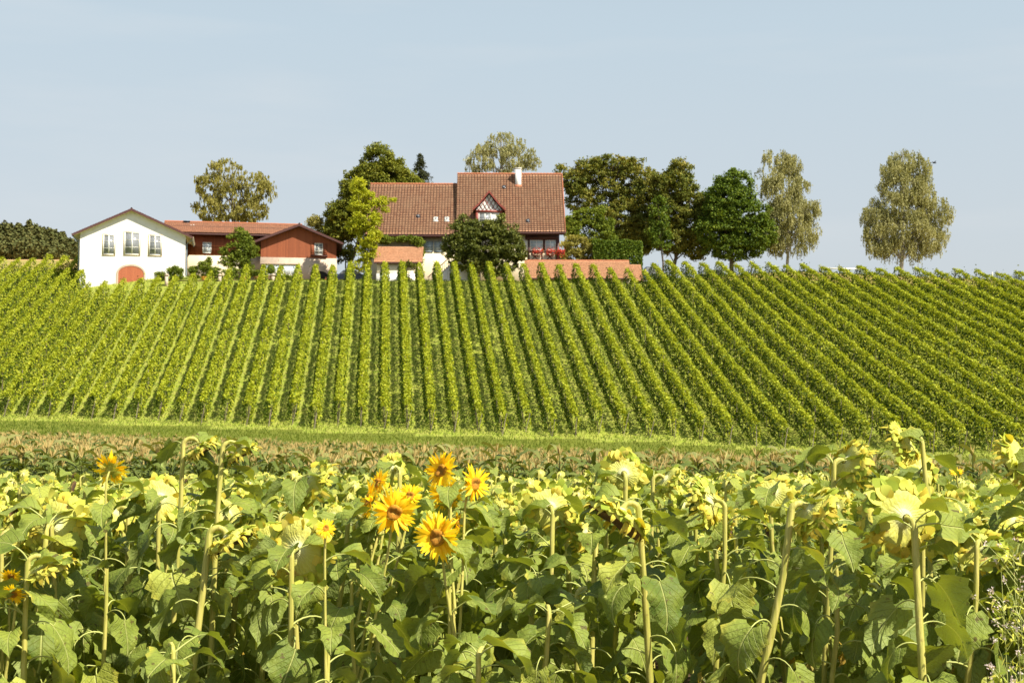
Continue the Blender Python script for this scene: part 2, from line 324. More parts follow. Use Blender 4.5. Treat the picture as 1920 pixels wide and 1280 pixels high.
# ---------------------------------------------------------------- vine rows
ORD = ['', 'first', 'second', 'third', 'fourth', 'fifth', 'sixth', 'seventh', 'eighth', 'ninth', 'tenth', 'eleventh', 'twelfth']
ANCH = [(-15, "the white house's door"), (-8, "the wing's small tree"), (-4, "the arched barn gateway"),
        (3, "the red stair railing"), (8, "the garden wall's near end"), (15, "the garden wall's far end"),
        (20, "the round green maple"), (29, "the lone weeping birch"), (35, "the white marker post")]
def vine_label(k):
    a, ph = min(ANCH, key=lambda q: abs(q[0] - k)); d = k - a
    if d == 0: return f"green vine row climbing straight up to {ph}"
    return f"{ORD[abs(d)]} vine row {'right' if d > 0 else 'left'} of the row climbing to {ph}"
def row_x(k, Y): return -.09 * Y + 1.96 * k
post_mesh = None
def make_rows():
    global post_mesh
    pb = MB(); pb.tube([(0, 0, -.3), (0.01, 0, 1), (0, 0, 2.12)], [.028, .026, .024], 6); post_mesh = pb.mesh('trellis_post', M['post'])
    for k in range(-25, 38):
        y0 = 120.
        for _ in range(6): y0 = float(np.interp(row_x(k, y0), TX, TYb))
        y0 += rng.uniform(.2, 1.5)
        pxt = 720 + F * 1.96 * k / 160
        y1 = 174 if pxt < 135 else 159.5 if pxt < 400 else 160.5 if pxt < 1222 else float(np.interp(row_x(k, 163), TX, TYt)) + 1.0
        y1 += rng.uniform(-.4, .4)
        x0 = row_x(k, y0); z0 = tz(x0, y0)
        root = thing('vine_row', (x0, y0, z0), label=vine_label(k), cat='vine row', group='parallel vine rows climbing the hillside')
        per = 270; n = int((y1 - y0) * per); s = rng.random(n); Y = y0 + s * (y1 - y0)
        ph = rng.uniform(0, 50)
        lump = .55 * np.sin(Y * 1.9 + ph) + .35 * np.sin(Y * 4.3 + ph * 2) + .3 * np.sin(Y * .7 + ph)
        H = 2.08 + .13 * lump + rng.normal(0, .05, n) + .12 * math.sin(k * 2.3)
        hh = rng.random(n); top = rng.random(n) < .30; hh[top] = rng.uniform(.9, 1.05, top.sum())
        Z = .12 + hh * (H - .12)
        wd = (.35 + .07 * lump) * (.6 + .75 * np.sin(np.clip(hh, 0, 1) * math.pi * .92 + .25)); wd = np.maximum(wd, .10)
        side = rng.choice([-1, 1], n); lat = side * wd * rng.uniform(.55, 1.12, n); lat[top] = rng.uniform(-.2, .2, top.sum())
        sh = rng.random(n) < .03; Z[sh] = H[sh] + rng.uniform(.0, .10, sh.sum())
        low = (hh < .08) & (rng.random(n) < .5); Z[low] += .5
        X = row_x(k, Y) + lat; C = np.stack([X, Y, terrain(X - lat, Y) + Z], 1) - (x0, y0, z0)
        nr = np.stack([side * 1.0, rng.normal(0, .3, n) - .1, .25 + rng.normal(0, .2, n)], 1); nr[top, 2] += 1.2; nr[top, 0] *= .3
        nr += rvec(n) * .35; t = rvec(n) + (0, 0, -.5); sz = rng.uniform(.11, .21, n)
        keep = np.ones(n, bool)                               # weak or missing vines leave thin places in the row
        for yk_ in rng.uniform(y0, y1, rng.integers(2, 6)): keep &= ~((np.abs(Y - yk_) < rng.uniform(.3, .8)) & (rng.random(n) < rng.uniform(.45, .85)) & (hh > rng.uniform(.0, .5)))
        C, t, nr, sz, hh, side = C[keep], t[keep], nr[keep], sz[keep], hh[keep], side[keep]; n = len(C)
        V, f = kites(C, t, nr, sz * 1.1, sz); b = MB(); b.add(V, f, np.where((hh > .84) & (rng.random(n) < .92) | (rng.random(n) < .03) | ((side > 0) & (rng.random(n) < .6)), 2, 0))  # lit leaf tone painted on the tops and most of the sunward flank
        tb = b
        for yy in np.arange(y0 + .4, y1, 1.15):
            xx = row_x(k, yy); g = tz(xx, yy) - z0; q = rng.normal(0, .05, 2)
            tb.tube([(xx - x0, yy - y0, g - .1), (xx - x0 + q[0], yy - y0, g + .45), (xx - x0 + q[1], yy - y0 + .1, g + 1.1)], [.035, .028, .02], 4, 1)

        b.build('vines', [M['vine'], M['bark'], M['vinelit']], root)
        for j, yy in enumerate([y0 - .12] + list(np.arange(y0 + 6, y1, 9.0)) + [y1]):
            xx = row_x(k, yy); o = link('trellis_post', post_mesh, root, (xx - x0, yy - y0, tz(xx, yy) - z0 + rng.uniform(-.1, .12)))
            o.rotation_euler = (R(14) if j == 0 else 0, 0, rng.uniform(0, 3)); o.scale = (1, 1, rng.uniform(.7, .9) if j == 0 else 1)
make_rows()

# ---------------------------------------------------------------- buildings
class Frame:
    """local axes of a building: a along its front, b into its depth, z up; corner O"""
    def __init__(s, px, py, Y, deg): s.O = P(px, py, Y); s.r = R(deg)
    def at(s, px, py, b=0.0):
        C = np.array([0, 0, HC]); d = P(px, py, 1.0) - C; nb = np.array([-math.sin(s.r), math.cos(s.r), 0]); na = np.array([math.cos(s.r), math.sin(s.r), 0])
        t = (b + (s.O - C) @ nb) / (d @ nb); p = C + d * t - s.O; return float(p @ na), float(p[2])
    def a(s, px, b=0.0): return s.at(px, 450, b)[0]
    def z(s, py, b=0.0, px=900): return s.at(px, py, b)[1]

def slab_roof(b, prof, b0, b1, t=.22, mat=0, course=.33, under=1):
    """one roof slope: prof = (eave point, ridge point) in (a, z), extruded along b, with stepped tile courses"""
    (a0, z0), (a1, z1) = prof; ln = math.hypot(a1 - a0, z1 - z0); n = max(2, round(ln / course))
    ux, uz = (a1 - a0) / ln, (z1 - z0) / ln; nx, nz = (-uz, ux) if a1 > a0 else (uz, -ux)
    if nz < 0: nx, nz = -nx, -nz
    top = []; us = []
    for i in range(n):
        for s, h in ((i / n, .05), ((i + 1) / n, .0)):
            top.append((a0 + ux * ln * s + nx * (t + h), z0 + uz * ln * s + nz * (t + h))); us.append(s * n * course)
    V = [(a, b0, z) for a, z in top] + [(a, b1, z) for a, z in top]; m = len(top); w_ = abs(b1 - b0)
    uv = [(0, u) for u in us] + [(w_, u) for u in us]
    b.add(V, np.array([(i, i + 1, m + i + 1, m + i) for i in range(m - 1)]), mat, uv)
    q = [(a0 + nx * (t - .02), z0 + nz * (t - .02)), (a1 + nx * (t - .02), z1 + nz * (t - .02)), (a1, z1), (a0, z0)]
    b.prism([(x - nx * .003, z - nz * .003) for x, z in q], b0, b1, under)

def swap(b):
    """turn a mesh built in (a, b) into one whose ridge runs along a"""
    b.V = [np.stack([v[:, 1], v[:, 0], v[:, 2]], 1) for v in b.V]; return b

def window(root, fr, x0, x1, y0, y1, b=0.0, cols=2, rows=3, frame='frame', glass='glass', sur=None, sw=.09, d=.0, name='window', fw=.07):
    a0, z1 = fr.at(x0, y0, b); a1, z0 = fr.at(x1, y1, b)
    return window_m(root, a0, a1, z0, z1, b, cols, rows, frame, glass, sur, sw, name, fw)
def window_m(root, a0, a1, z0, z1, b=0., cols=2, rows=3, frame='frame', glass='glass', sur=None, sw=.09, name='window', fw=.07):
    f = MB(); f.box(a0, a0 + fw, b - .07, b - .01, z0, z1); f.box(a1 - fw, a1, b - .07, b - .01, z0, z1)
    f.box(a0 + fw, a1 - fw, b - .068, b - .01, z0, z0 + fw); f.box(a0 + fw, a1 - fw, b - .068, b - .01, z1 - fw, z1)
    for i in range(1, cols):
        x = a0 + (a1 - a0) * i / cols; f.box(x - fw * .6, x + fw * .6, b - .066, b - .01, z0 + fw, z1 - fw)
    for i in range(1, rows):
        z = z0 + (z1 - z0) * i / rows; f.box(a0 + fw, a1 - fw, b - .06, b - .01, z - .022, z + .022)
    o = f.build(name, M[frame], root)
    g = MB(); g.box(a0 + .02, a1 - .02, b - .03, b - .02, z0 + .02, z1 - .02); g.build('pane', M[glass], o)
    if sur:
        s = MB(); s.box(a0 - sw, a0, b - .05, b, z0 - sw, z1 + sw); s.box(a1, a1 + sw, b - .05, b, z0 - sw, z1 + sw)
        s.box(a0, a1, b - .048, b, z1, z1 + sw); s.box(a0 - sw * 1.3, a1 + sw * 1.3, b - .08, b - .052, z0 - sw, z0 - .05); s.box(a0, a1, b - .048, b, z0 - sw, z0)
        s.build('surround', M[sur], o)
    return o

def gable_house(root, a0, a1, zb, ze, aR, zR, depth, over, foh, wall, tile, splitz=None, lower=None, sof='soffit'):
    b = MB()
    def zr(a): return ze + (zR - ze) * (1 - abs(a - aR) / ((aR - a0) if a < aR else (a1 - aR)))
    z_lo = splitz if splitz is not None else zb
    b.prism([(a0, z_lo), (a1, z_lo), (a1, ze), (aR, zR - .02), (a0, ze)], 0, depth, 0); b.build('wall', M[wall], root)
    if splitz is not None:
        b = MB(); b.box(a0 - .04, a1 + .04, -.05, depth, zb, splitz); b.build('plinth', M[lower], root)
    b = MB(); s = (zR - ze) / (aR - a0); s2 = (zR - ze) / (a1 - aR)
    slab_roof(b, ((a0 - over, ze - s * over), (aR, zR)), -foh, depth + .3); slab_roof(b, ((a1 + over, ze - s2 * over), (aR, zR)), -foh, depth + .3)
    rf = b.build('roof', [M[tile], M[sof]], root)
    b = MB(); t = .24
    for (x0, z0, x1, z1) in ((a0 - over - .02, ze - s * over, aR, zR), (a1 + over + .02, ze - s2 * over, aR, zR)):
        b.prism([(x0, z0 - .03), (x1, z1 - .03), (x1, z1 + t + .03), (x0, z0 + t + .0)], -foh - .05, -foh - .002)
    b.build('bargeboard', M['fascia'], rf)
    b = MB(); b.tube([(aR, -foh, zR + .27), (aR, depth + .3, zR + .27)], .11, 8); b.build('ridge', M['ridge'], rf)
    return rf

def ring_arch(b, ac, z0, zs, r0, r1, y0, y1, n=14):
    """arched surround: legs from z0 to spring zs, then a ring, between radii r0 and r1"""
    pts = [(ac - r1, z0), (ac - r0, z0)] ; inn = [(ac - r0 * math.cos(t), zs + r0 * .62 * math.sin(t)) for t in np.linspace(0, math.pi, n)]
    outr = [(ac - r1 * math.cos(t), zs + r1 * .68 * math.sin(t)) for t in np.linspace(0, math.pi, n)]
    I = [(ac - r0, z0)] + inn + [(ac + r0, z0)]; Ou = [(ac - r1, z0)] + outr + [(ac + r1, z0)]
    for i in range(len(I) - 1): b.prism([Ou[i], I[i], I[i + 1], Ou[i + 1]], y0, y1)

def white_house():
    fr = Frame(148, 545, 165, 11); root = thing('white_house', fr.O, fr.r, label='white plastered gable house with three tall windows and an arched door', cat='house')
    a1 = fr.a(348); ze = fr.z(437, px=148); aR, zR = fr.at(247, 396)
    gable_house(root, 0, a1, 0, ze, aR, zR, 13, .85, .55, 'white', 'tile_barn')
    b = MB(); b.box(a1 + .002, a1 + .05, .35, 12.6, 2.2, ze - .35); b.build('side_dark_panel', M['darkwood'], root)  # thin dark boarded panel over the right side wall
    window(root, fr, 193.5, 214.5, 440, 478, sur='tan', rows=3, fw=.10); window(root, fr, 233.5, 261.5, 435, 478, sur='tan', rows=3, fw=.10); window(root, fr, 279.5, 302, 441, 479, sur='tan', rows=3, fw=.10)
    aL, zt = fr.at(222, 498); aRr, _ = fr.at(270, 498); ac = (aL + aRr) / 2; r = (aRr - aL) / 2; zs = zt - r * .62
    b = MB(); b.prism([(ac - r, .2)] + [(ac - r * math.cos(t), zs + r * .62 * math.sin(t)) for t in np.linspace(0, math.pi, 16)] + [(ac + r, .2)], -.05, .0)
    for x, zt_ in ((-.75, ze - .42), (a1 + .75, ze - .42)):
        g = MB(); g.tube([(x, -.5, zt_), (x, 13.2, zt_)], .08, 8); g.tube([(x, .25, zt_), (x + (.6 if x < 0 else -.6), .25, zt_ - .5), (x + (.62 if x < 0 else -.62), .25, .1)], .05, 8); g.build('downpipe', M['bluegrey'], root)
    d = b.build('arched_door', M['doorred'], root); b = MB(); ring_arch(b, ac, .2, zs, r, r + .2, -.09, 0); b.build('door_surround', M['stone'], d)
    return fr, a1, ze
FW, WH_A1, WH_ZE = white_house()

def barn():
    # same alignment as the white house
    fr = Frame(488, 540, 169.6, 9); root = thing('wooden_barn', fr.O, fr.r, label='red-brown boarded barn with a stone plinth and arched gateway', cat='barn')
    a1 = fr.a(631); ze = fr.z(455, px=631); aR, zR = fr.at(561, 425); zs = fr.z(490)
    ze = zR - (aR) * (zR - ze) / (a1 - aR)
    b = MB(); zeR = fr.z(455, px=631)
    gable_house(root, 0, a1, 0, zeR, aR, zR, 12, .75, .75, 'redwood', 'tile_barn', zs, 'stone', 'darkwood')
    w = window(root, fr, 590, 605, 456, 478, rows=3)
    for x0, x1 in ((583, 589), (606, 613)):
        s = MB(); A0, z1 = fr.at(x0, 457); A1, z0 = fr.at(x1, 478); s.box(A0, A1, -.06, -.01, z0, z1)
        for q in np.linspace(z0 + .1, z1 - .1, 6): s.box(A0 + .05, A1 - .05, -.075, -.061, q - .03, q + .03)
        s.build('shutter', M['redwood'], w)
    s = MB(); A0, z1 = fr.at(582, 479); A1, z0 = fr.at(614, 481); s.box(A0, A1, -.28, -.02, z0, z1); s.build('sill', M['fascia'], w)
    aL, zt = fr.at(585, 508); aRr, _ = fr.at(615, 508); ac = (aL + aRr) / 2; r = (aRr - aL) / 2; z2 = zt - r * .62
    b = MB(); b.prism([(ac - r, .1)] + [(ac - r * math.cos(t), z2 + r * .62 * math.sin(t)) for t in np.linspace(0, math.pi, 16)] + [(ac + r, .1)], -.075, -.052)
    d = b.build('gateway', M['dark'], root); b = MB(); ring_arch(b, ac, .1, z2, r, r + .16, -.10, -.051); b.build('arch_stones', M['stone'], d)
    b = MB(); b.box(ac - r + .02, ac - r * .35, -.095, -.078, .2, z2 + .3); b.box(ac + r * .62, ac + r - .02, -.095, -.078, .2, z2 - .1); b.build('gate_leaf', M['doorred'], d)
    # glazed lean-to on the plinth
    A0, z1 = fr.at(491, 493); A1, z0 = fr.at(558, 516)
    b = MB()
    for x in np.linspace(A0, A1, 6): b.box(x - .03, x + .03, -.62, -.56, z0 - .6, z1 - .25)
    b.box(A0 - .03, A1 + .03, -.625, -.555, z1 - .25, z1 - .16); b.box(A0 - .03, A1 + .03, -.625, -.555, z0 - .1, z0)
    g = b.build('glazed_porch', M['frame'], root); b = MB(); b.box(A0, A1, -.60, -.58, z0, z1 - .25); b.build('pane', M['curtain'], g)
    b = MB(); b.prism([(A0 - .1, z1 - .16), (A1 + .1, z1 - .16), (A1 + .1, z1 - .1), (A0 - .1, z1 - .1)], -.75, -.06); b.build('porch_roof', M['stone'], g)
barn()

def wing():
    fr = Frame(352, 540, 173.5, 10); root = thing('wooden_wing', fr.O, fr.r, label='low wooden wing under a long tiled roof between house and barn', cat='house wing')
    a1 = fr.a(545); aL = -3.2; ze = fr.z(449); zs = fr.z(490); zR = fr.z(422, 4.6, 450)
    b = MB(); b.box(aL, a1, 0, 9.2, zs, ze); b.build('wall', M['redwood'], root)
    b = MB(); b.box(aL, a1, -.04, 9.2, 0, zs - .003); b.build('plinth', M['cream'], root)
    b = MB(); s = (zR - ze) / 4.6
    slab_roof(b, ((-.8, ze - s * .8), (4.6, zR)), aL, a1 + 1.5); slab_roof(b, ((10, ze - s * .8), (4.6, zR)), aL, a1 + 1.5)
    rf = swap(b).build('roof', [M['tile_barn'], M['darkwood']], root)
    b = MB(); b.tube([(aL, 4.6, zR + .26), (a1 + 1.5, 4.6, zR + .26)], .11, 8); b.build('ridge', M['ridge'], rf)
    b = MB(); b.tube([(aL, -.92, ze - s * .8), (a1, -.92, ze - s * .8)], .09, 8); b.build('gutter', M['fascia'], rf)
    b = MB(); x, z = fr.at(350, 416, 4.2); b.box(x - .33, x + .33, 3.9, 4.6, zR - .6, z); b.box(x - .4, x + .4, 3.83, 4.67, z, z + .1); b.build('chimney', M['metal'], rf)
    for px in (358, 363):
        x, z = fr.at(px, 426, 3.0); b = MB(); b.tube([(x, 3.1, zR - 1.0), (x, 3.05, z + .1)], .09, 8); b.tube([(x, 3.05, z + .05), (x, 2.95, z + .3)], .13, 8); b.build('vent_pipe', M['frame'], rf)
    window(root, fr, 380, 396, 454, 475, cols=2, rows=2, glass='curtain'); window(root, fr, 447, 462, 455, 476, cols=2, rows=2, glass='curtain')
wing()

def main_house():
    fr = Frame(716, 560, 169, 1.0); root = thing('farmhouse', fr.O, fr.r, label='large farmhouse with steep red tiled roofs and a half-timbered dormer', cat='house')
    aM = fr.a(855); a1 = fr.a(1048); zeR = fr.z(437, -.7, 960); zeL = fr.z(442, -.7, 780)
    D = 6.6; zR1 = fr.z(330, D, 950); zR0 = fr.z(349, D, 780); a_l = fr.a(694, D)
    # walls: left block a_l..aM, right block aM..a1
    b = MB(); b.box(a_l + .4, aM, 0, 12.6, 0, zeL + .1); b.prism([(0.02, zeL + .1), (12.6, zeL + .1), (D, zR0 - .25)], a_l + .4, aM)
    b2 = MB(); b2.prism([(0.02, zeL + .1), (12.6, zeL + .1), (D, zR0 - .25)], a_l + .4, aM); b = MB(); b.box(a_l + .4, aM, 0, 12.6, 0, zeL + .1); b.merge(swap(b2)); b.build('wall', M['cream'], root)
    b = MB(); b.box(aM + .003, a1, -.0, 12.8, 0, zeR + .1); b2 = MB(); b2.prism([(0.02, zeR + .1), (12.8, zeR + .1), (D, zR1 - .25)], aM + .003, a1); b.merge(swap(b2)); b.build('wall', M['cream'], root)
    for nm, x0, x1, ze, zr in (('roof', a_l, aM - .02, zeL, zR0), ('roof', aM, fr.a(1059), zeR, zR1)):
        b = MB(); slab_roof(b, ((-.75, ze), (D, zr)), x0, x1, .2, 0, .36); slab_roof(b, ((D * 2 + .75, ze), (D, zr)), x0, x1, .2, 0, .36)
        rf = swap(b).build(nm, [M['tile'], M['fascia']], root)
        b = MB(); 
        for x in np.arange(x0, x1 - .2, .4): b.tube([(x, D, zr + .27), (min(x + .42, x1), D, zr + .245)], [.15, .125], 8)
        b.build('ridge', M['ridge'], rf)
        b = MB(); b.tube([(x0, -.86, ze - .02), (x1, -.86, ze - .02)], .085, 8); b.box(x0, x1, -.8, -.74, ze - .22, ze + .02); b.build('gutter', M['fascia'], rf)
        if x0 == aM:
            ax, zt = fr.at(971.5, 318, D - .9); b = MB(); hw = .36; b.box(ax - hw, ax + hw, D - 1.6, D - .5, zt - 3.0, zt); b.box(ax - hw - .06, ax + hw + .06, D - 1.66, D - .44, zt, zt + .1)
            ch = b.build('chimney', M['white'], rf); b = MB(); b.box(ax - .42, ax + .42, D - 1.8, D - 1.5, zt - 3.1, zt - 2.05); b.build('flashing', M['ridge'], ch)
            # verge trim on the right rake
            b = MB(); b.bar((x1 + .03, -.78, ze + .1), (x1 + .03, D, zr + .22), .1, .28); b.build('verge', M['ridge'], rf)
        sky_l = [(784, 405, .34, .3), (817, 411, .42, .55), (838, 411, .42, .55)] if x0 != aM else [(945, 351, .34, .34), (990, 414, .34, .34)]
        for px, py, ww, hh in sky_l:
            # point on the slope: find b where the ray meets the roof plane
            lo, hi = -.7, D
            for _ in range(40):
                mid = (lo + hi) / 2; zz = fr.z(py, mid, px); zpl = ze + (zr - ze) * (mid + .75) / (D + .75) + .3
                if zz > zpl: lo = mid
                else: hi = mid
            bb = (lo + hi) / 2; ax, az = fr.at(px, py, bb); sl = math.atan2(zr - ze, D + .75)
            b = MB(); fw = .07; w2, h2 = ww / 2 + .04, hh / 2 + .04
            for q in ((-w2, -w2 + fw, -h2, h2), (w2 - fw, w2, -h2, h2), (-w2 + fw, w2 - fw, -h2, -h2 + fw), (-w2 + fw, w2 - fw, h2 - fw, h2)): b.box(q[0], q[1], q[2], q[3], .0, .12)
            b.box(-w2 - .05, w2 + .05, -h2 - .16, -h2, .0, .04)
            mt = Matrix.Translation((ax, bb, az)) @ Matrix.Rotation(sl, 4, 'X')
            o = b.build('skylight', M['frame' if hh > .4 else 'metal'], rf, mat=mt); b = MB(); b.box(-w2 + fw, w2 - fw, -h2 + fw, h2 - fw, .02, .08); b.build('pane', M['glass'], o)
    # timber and windows of the right end
    b = MB(); z1 = fr.z(441, 0, 1000); z2 = fr.z(450, 0, 1000); b.box(fr.a(985), a1 + .05, -.09, -.0, z2, z1 + .12)
    b.box(fr.a(990), fr.a(993), -.09, 0, fr.z(488), z2); b.box(fr.a(1018), fr.a(1022), -.09, 0, fr.z(470), z2); b.box(fr.a(1042), a1 + .06, -.1, 0, fr.z(490), z2 - .003)
    b.box(fr.a(985), fr.a(1042), -.09, 0, fr.z(490), fr.z(487.5)); b.box(fr.a(985), fr.a(1042), -.09, 0, fr.z(472), fr.z(470))
    for x0, x1 in ((996, 1010), (1010, 996), (1024, 1038), (1038, 1024)): 
        b.bar((fr.a(x0), -.05, fr.z(474)), (fr.a(x1), -.05, fr.z(488)), .09, .06)
    b.box(fr.a(1015.5), fr.a(1017), -.08, 0, fr.z(487), fr.z(473)); b.build('timber_framing', M['fascia'], root)
    b = MB(); b.box(fr.a(1044), a1 + .09, -.16, -.101, fr.z(492), fr.z(470)); b.build('corner_post', M['redpaint'], root)
    b = MB(); b.box(fr.a(976), fr.a(988), -.06, -.0, fr.z(470), fr.z(452)); b.build('shutter', M['frame'], root)
    window(root, fr, 994, 1017.5, 450.5, 469.5, cols=2, rows=3, glass='curtain'); window(root, fr, 1022.5, 1042, 450.5, 469.5, cols=2, rows=3, glass='curtain')
    for x0, x1 in ((1000, 1017), (1026, 1042), (1047, 1057)):
        A0, A1 = fr.a(x0), fr.a(x1); z = fr.z(474); b = MB(); b.box(A0, A1, -.45, -.2, z - .12, z + .08); bx = b.build('flower_box', M['fascia'], root)
        n = 420; C = np.stack([rng.uniform(A0 - .12, A1 + .12, n), rng.normal(-.36, .12, n), z + .12 + rng.normal(0, .17, n)], 1); C[:, 2] -= .25 * (rng.random(n) < .25)
        V, f = kites(C, rvec(n), rvec(n), .12, .11); b = MB(); b.add(V, f, (rng.random(n) < .22).astype(int)); b.build('geraniums', [M['geranium'], M['vine']], bx)
    # left block windows
    window(root, fr, 794, 811, 453, 472, cols=2, rows=2, frame='bluegrey', glass='curtain', sur='bluegrey', sw=.05); window(root, fr, 815, 832, 453, 472, cols=2, rows=2, frame='bluegrey', glass='curtain', sur='bluegrey', sw=.05)
    # dormer
    bd = -.55; ax, zt = fr.at(917, 361, bd); zl = fr.z(394, bd, 917); xl, xr = fr.a(886, bd), fr.a(948, bd); wl, wr = fr.a(893, bd), fr.a(941, bd); zw = fr.z(424, bd, 917)
    b = MB(); b.prism([(wl, zw), (wr, zw), (wr, zl), (ax, zt - .22), (wl, zl)], bd, 4.2); dm = b.build('dormer', M['white'], root)
    b = MB()
    for s, xe in ((-1, xl), (1, xr)):
        mid = (ax + (xe - ax) * .62, zt + (zl - zt) * .70)
        for p, q in (((ax, zt), mid), (mid, (xe, zl - .02))):
            t = .14; b.prism([p, q, (q[0], q[1] + t), (p[0], p[1] + t)], bd - .35, 4.6, 0)
    b.build('dormer_roof', M['tile'], dm)
    b = MB()
    for s, xe in ((-1, xl), (1, xr)):
        mid = (ax + (xe - ax) * .62, zt + (zl - zt) * .70)
        for p, q in (((ax, zt + .05), mid), (mid, (xe, zl))):
            b.prism([(p[0], p[1] - .13), (q[0], q[1] - .12), (q[0], q[1] + .15), (p[0], p[1] + .15)], bd - .42, bd - .355)
    b.box(wl - .06, wr + .06, bd - .12, bd - .003, zl - .3, zl - .02); b.box(wl - .06, wl + .22, bd - .11, bd - .003, zw, zl - .3); b.box(wr - .22, wr + .06, bd - .11, bd - .003, zw, zl - .3)
    hgt = zt - .22 - zl
    for t in np.linspace(-.8, .8, 6):
        # lattice bars inside the gable triangle
        for sg in (-1, 1):
            x0 = ax + t * (wr - wl) / 2; pts = []
            for q in np.linspace(0, 1.2, 25):
                x = x0 + sg * q * (wr - wl) * .36; z = zl + q * hgt
                lim = hgt * (1 - abs(x - ax) / ((wr - wl) / 2))
                if 0 <= z - zl <= lim: pts.append((x, z))
            if len(pts) > 2: b.bar((pts[0][0], bd - .03 - .01 * sg, pts[0][1]), (pts[-1][0], bd - .03 - .01 * sg, pts[-1][1]), .065, .05)
    b.build('dormer_timber', M['redpaint'], dm)
    window_m(dm, wl + .28, (wl + wr) / 2 + .25, zw + .1, zl - .36, bd, 2, 2, 'frame', 'glass')
    # low tiled lean-to on the left
    A0, z1 = fr.at(714, 464, -1.2); A1, _ = fr.at(785, 462, -1.2); E0, ze = fr.at(701, 493, -4.2); E1, _ = fr.at(792, 493, -4.2)
    b = MB(); slab_roof(b, ((-4.2, ze), (-1.2, z1)), E0, E1, .12, 0, .3); slab_roof(b, ((.0, z1 - .9), (-1.2, z1)), E0 + .3, E1, .12, 0, .3)
    swap(b); lt = b.build('lean_to_roof', [M['tile_new'], M['fascia']], root)
    b = MB(); b.box(fr.a(707, -3.9), fr.a(776, -3.9), -3.9, 0, 0, ze + .25); b.build('lean_to_wall', M['cream'], root)
    b = MB(); b.box(fr.a(706, -4), fr.a(778, -4), -3.96, -3.9, 0, fr.z(513, -4)); b.build('wall_base', M['white'], root)
    b = MB(); b.tube([(E0, -4.28, ze), (E1, -4.28, ze)], .07, 8); b.build('gutter', M['fascia'], lt)
    # outside stair with a red railing
    s0, zs0 = fr.at(803, 536, -2.6); s1, zs1 = fr.at(850, 492, -2.6); b = MB(); n = 14
    for i in range(n): b.box(s0 + (s1 - s0) * i / n, s0 + (s1 - s0) * (i + 1) / n + .01, -3.0, -1.6, 0, zs0 + (zs1 - zs0) * (i + 1) / n - .12 * 0)
    b.box(s1 + .02, s1 + 3.2, -3.0, -.01, 0, zs1); st = b.build('stair', M['white'], root); b = MB(); h = .95
    for i in range(0, n + 1, 1):
        x = s0 + (s1 - s0) * i / n; z = zs0 + (zs1 - zs0) * i / n; b.box(x - .025, x + .025, -3.06, -3.01, z, z + h)
    b.bar((s0 - .05, -3.04, zs0 + h), (s1, -3.04, zs1 + h), .09, .07); b.bar((s1, -3.04, zs1 + h), (s1 + 3.2, -3.04, zs1 + h), .09, .07)
    for x in np.arange(s1 + .25, s1 + 3.2, .3): b.box(x - .025, x + .025, -3.06, -3.01, zs1, zs1 + h)
    b.build('railing', M['redpaint'], st)
    return fr
FM = main_house()

def garden_wall():
    fr = Frame(985, 560, 163.5, 1.5); root = thing('garden_wall', fr.O, fr.r, label='long low garden building with a salmon tiled roof above the vines', cat='outbuilding')
    a0 = fr.a(990); am = fr.a(1183); a1 = fr.a(1205)
    z0, z1 = fr.z(523, -.3, 1080), fr.z(490.5, 2.2, 1080); z2, z3 = fr.z(528, -.3, 1195), fr.z(497.5, 2.2, 1195)
    b = MB(); b.box(a0 + .3, am, 0, 4.3, 0, z0 + .1); b.box(am, a1 - .2, 0.05, 4.2, 0, z2 + .1); b.build('wall', M['cream'], root)
    b = MB(); slab_roof(b, ((-.4, z0), (2.15, z1)), fr.a(985), am, .1, 0, .26); slab_roof(b, ((4.7, z0), (2.15, z1)), fr.a(985), am, .1, 0, .26); swap(b); rf = b.build('roof', [M['tile_new'], M['fascia']], root)
    b = MB(); slab_roof(b, ((-.4, z2), (2.15, z3)), am + .02, a1, .1, 0, .26); slab_roof(b, ((4.7, z2), (2.15, z3)), am + .02, a1, .1, 0, .26); swap(b); b.build('roof', [M['tile_new'], M['fascia']], root)
    b = MB(); b.tube([(fr.a(985), 2.15, z1 + .13), (am, 2.15, z1 + .13)], .09, 8); b.build('ridge', M['ridge'], rf)
    b = MB(); b.tube([(fr.a(985), -.48, z0), (am, -.48, z0)], .07, 8); b.build('gutter', M['fascia'], rf)
    for px in (1004, 1040, 1076, 1112, 1149):
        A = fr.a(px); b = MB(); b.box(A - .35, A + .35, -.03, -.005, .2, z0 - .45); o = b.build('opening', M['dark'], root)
        b = MB(); b.box(A - .42, A - .35, -.05, 0, .2, z0 - .38); b.box(A + .35, A + .42, -.05, 0, .2, z0 - .38); b.box(A - .35, A + .35, -.05, 0, z0 - .45, z0 - .38); b.build('frame', M['stone'], o)
garden_wall()

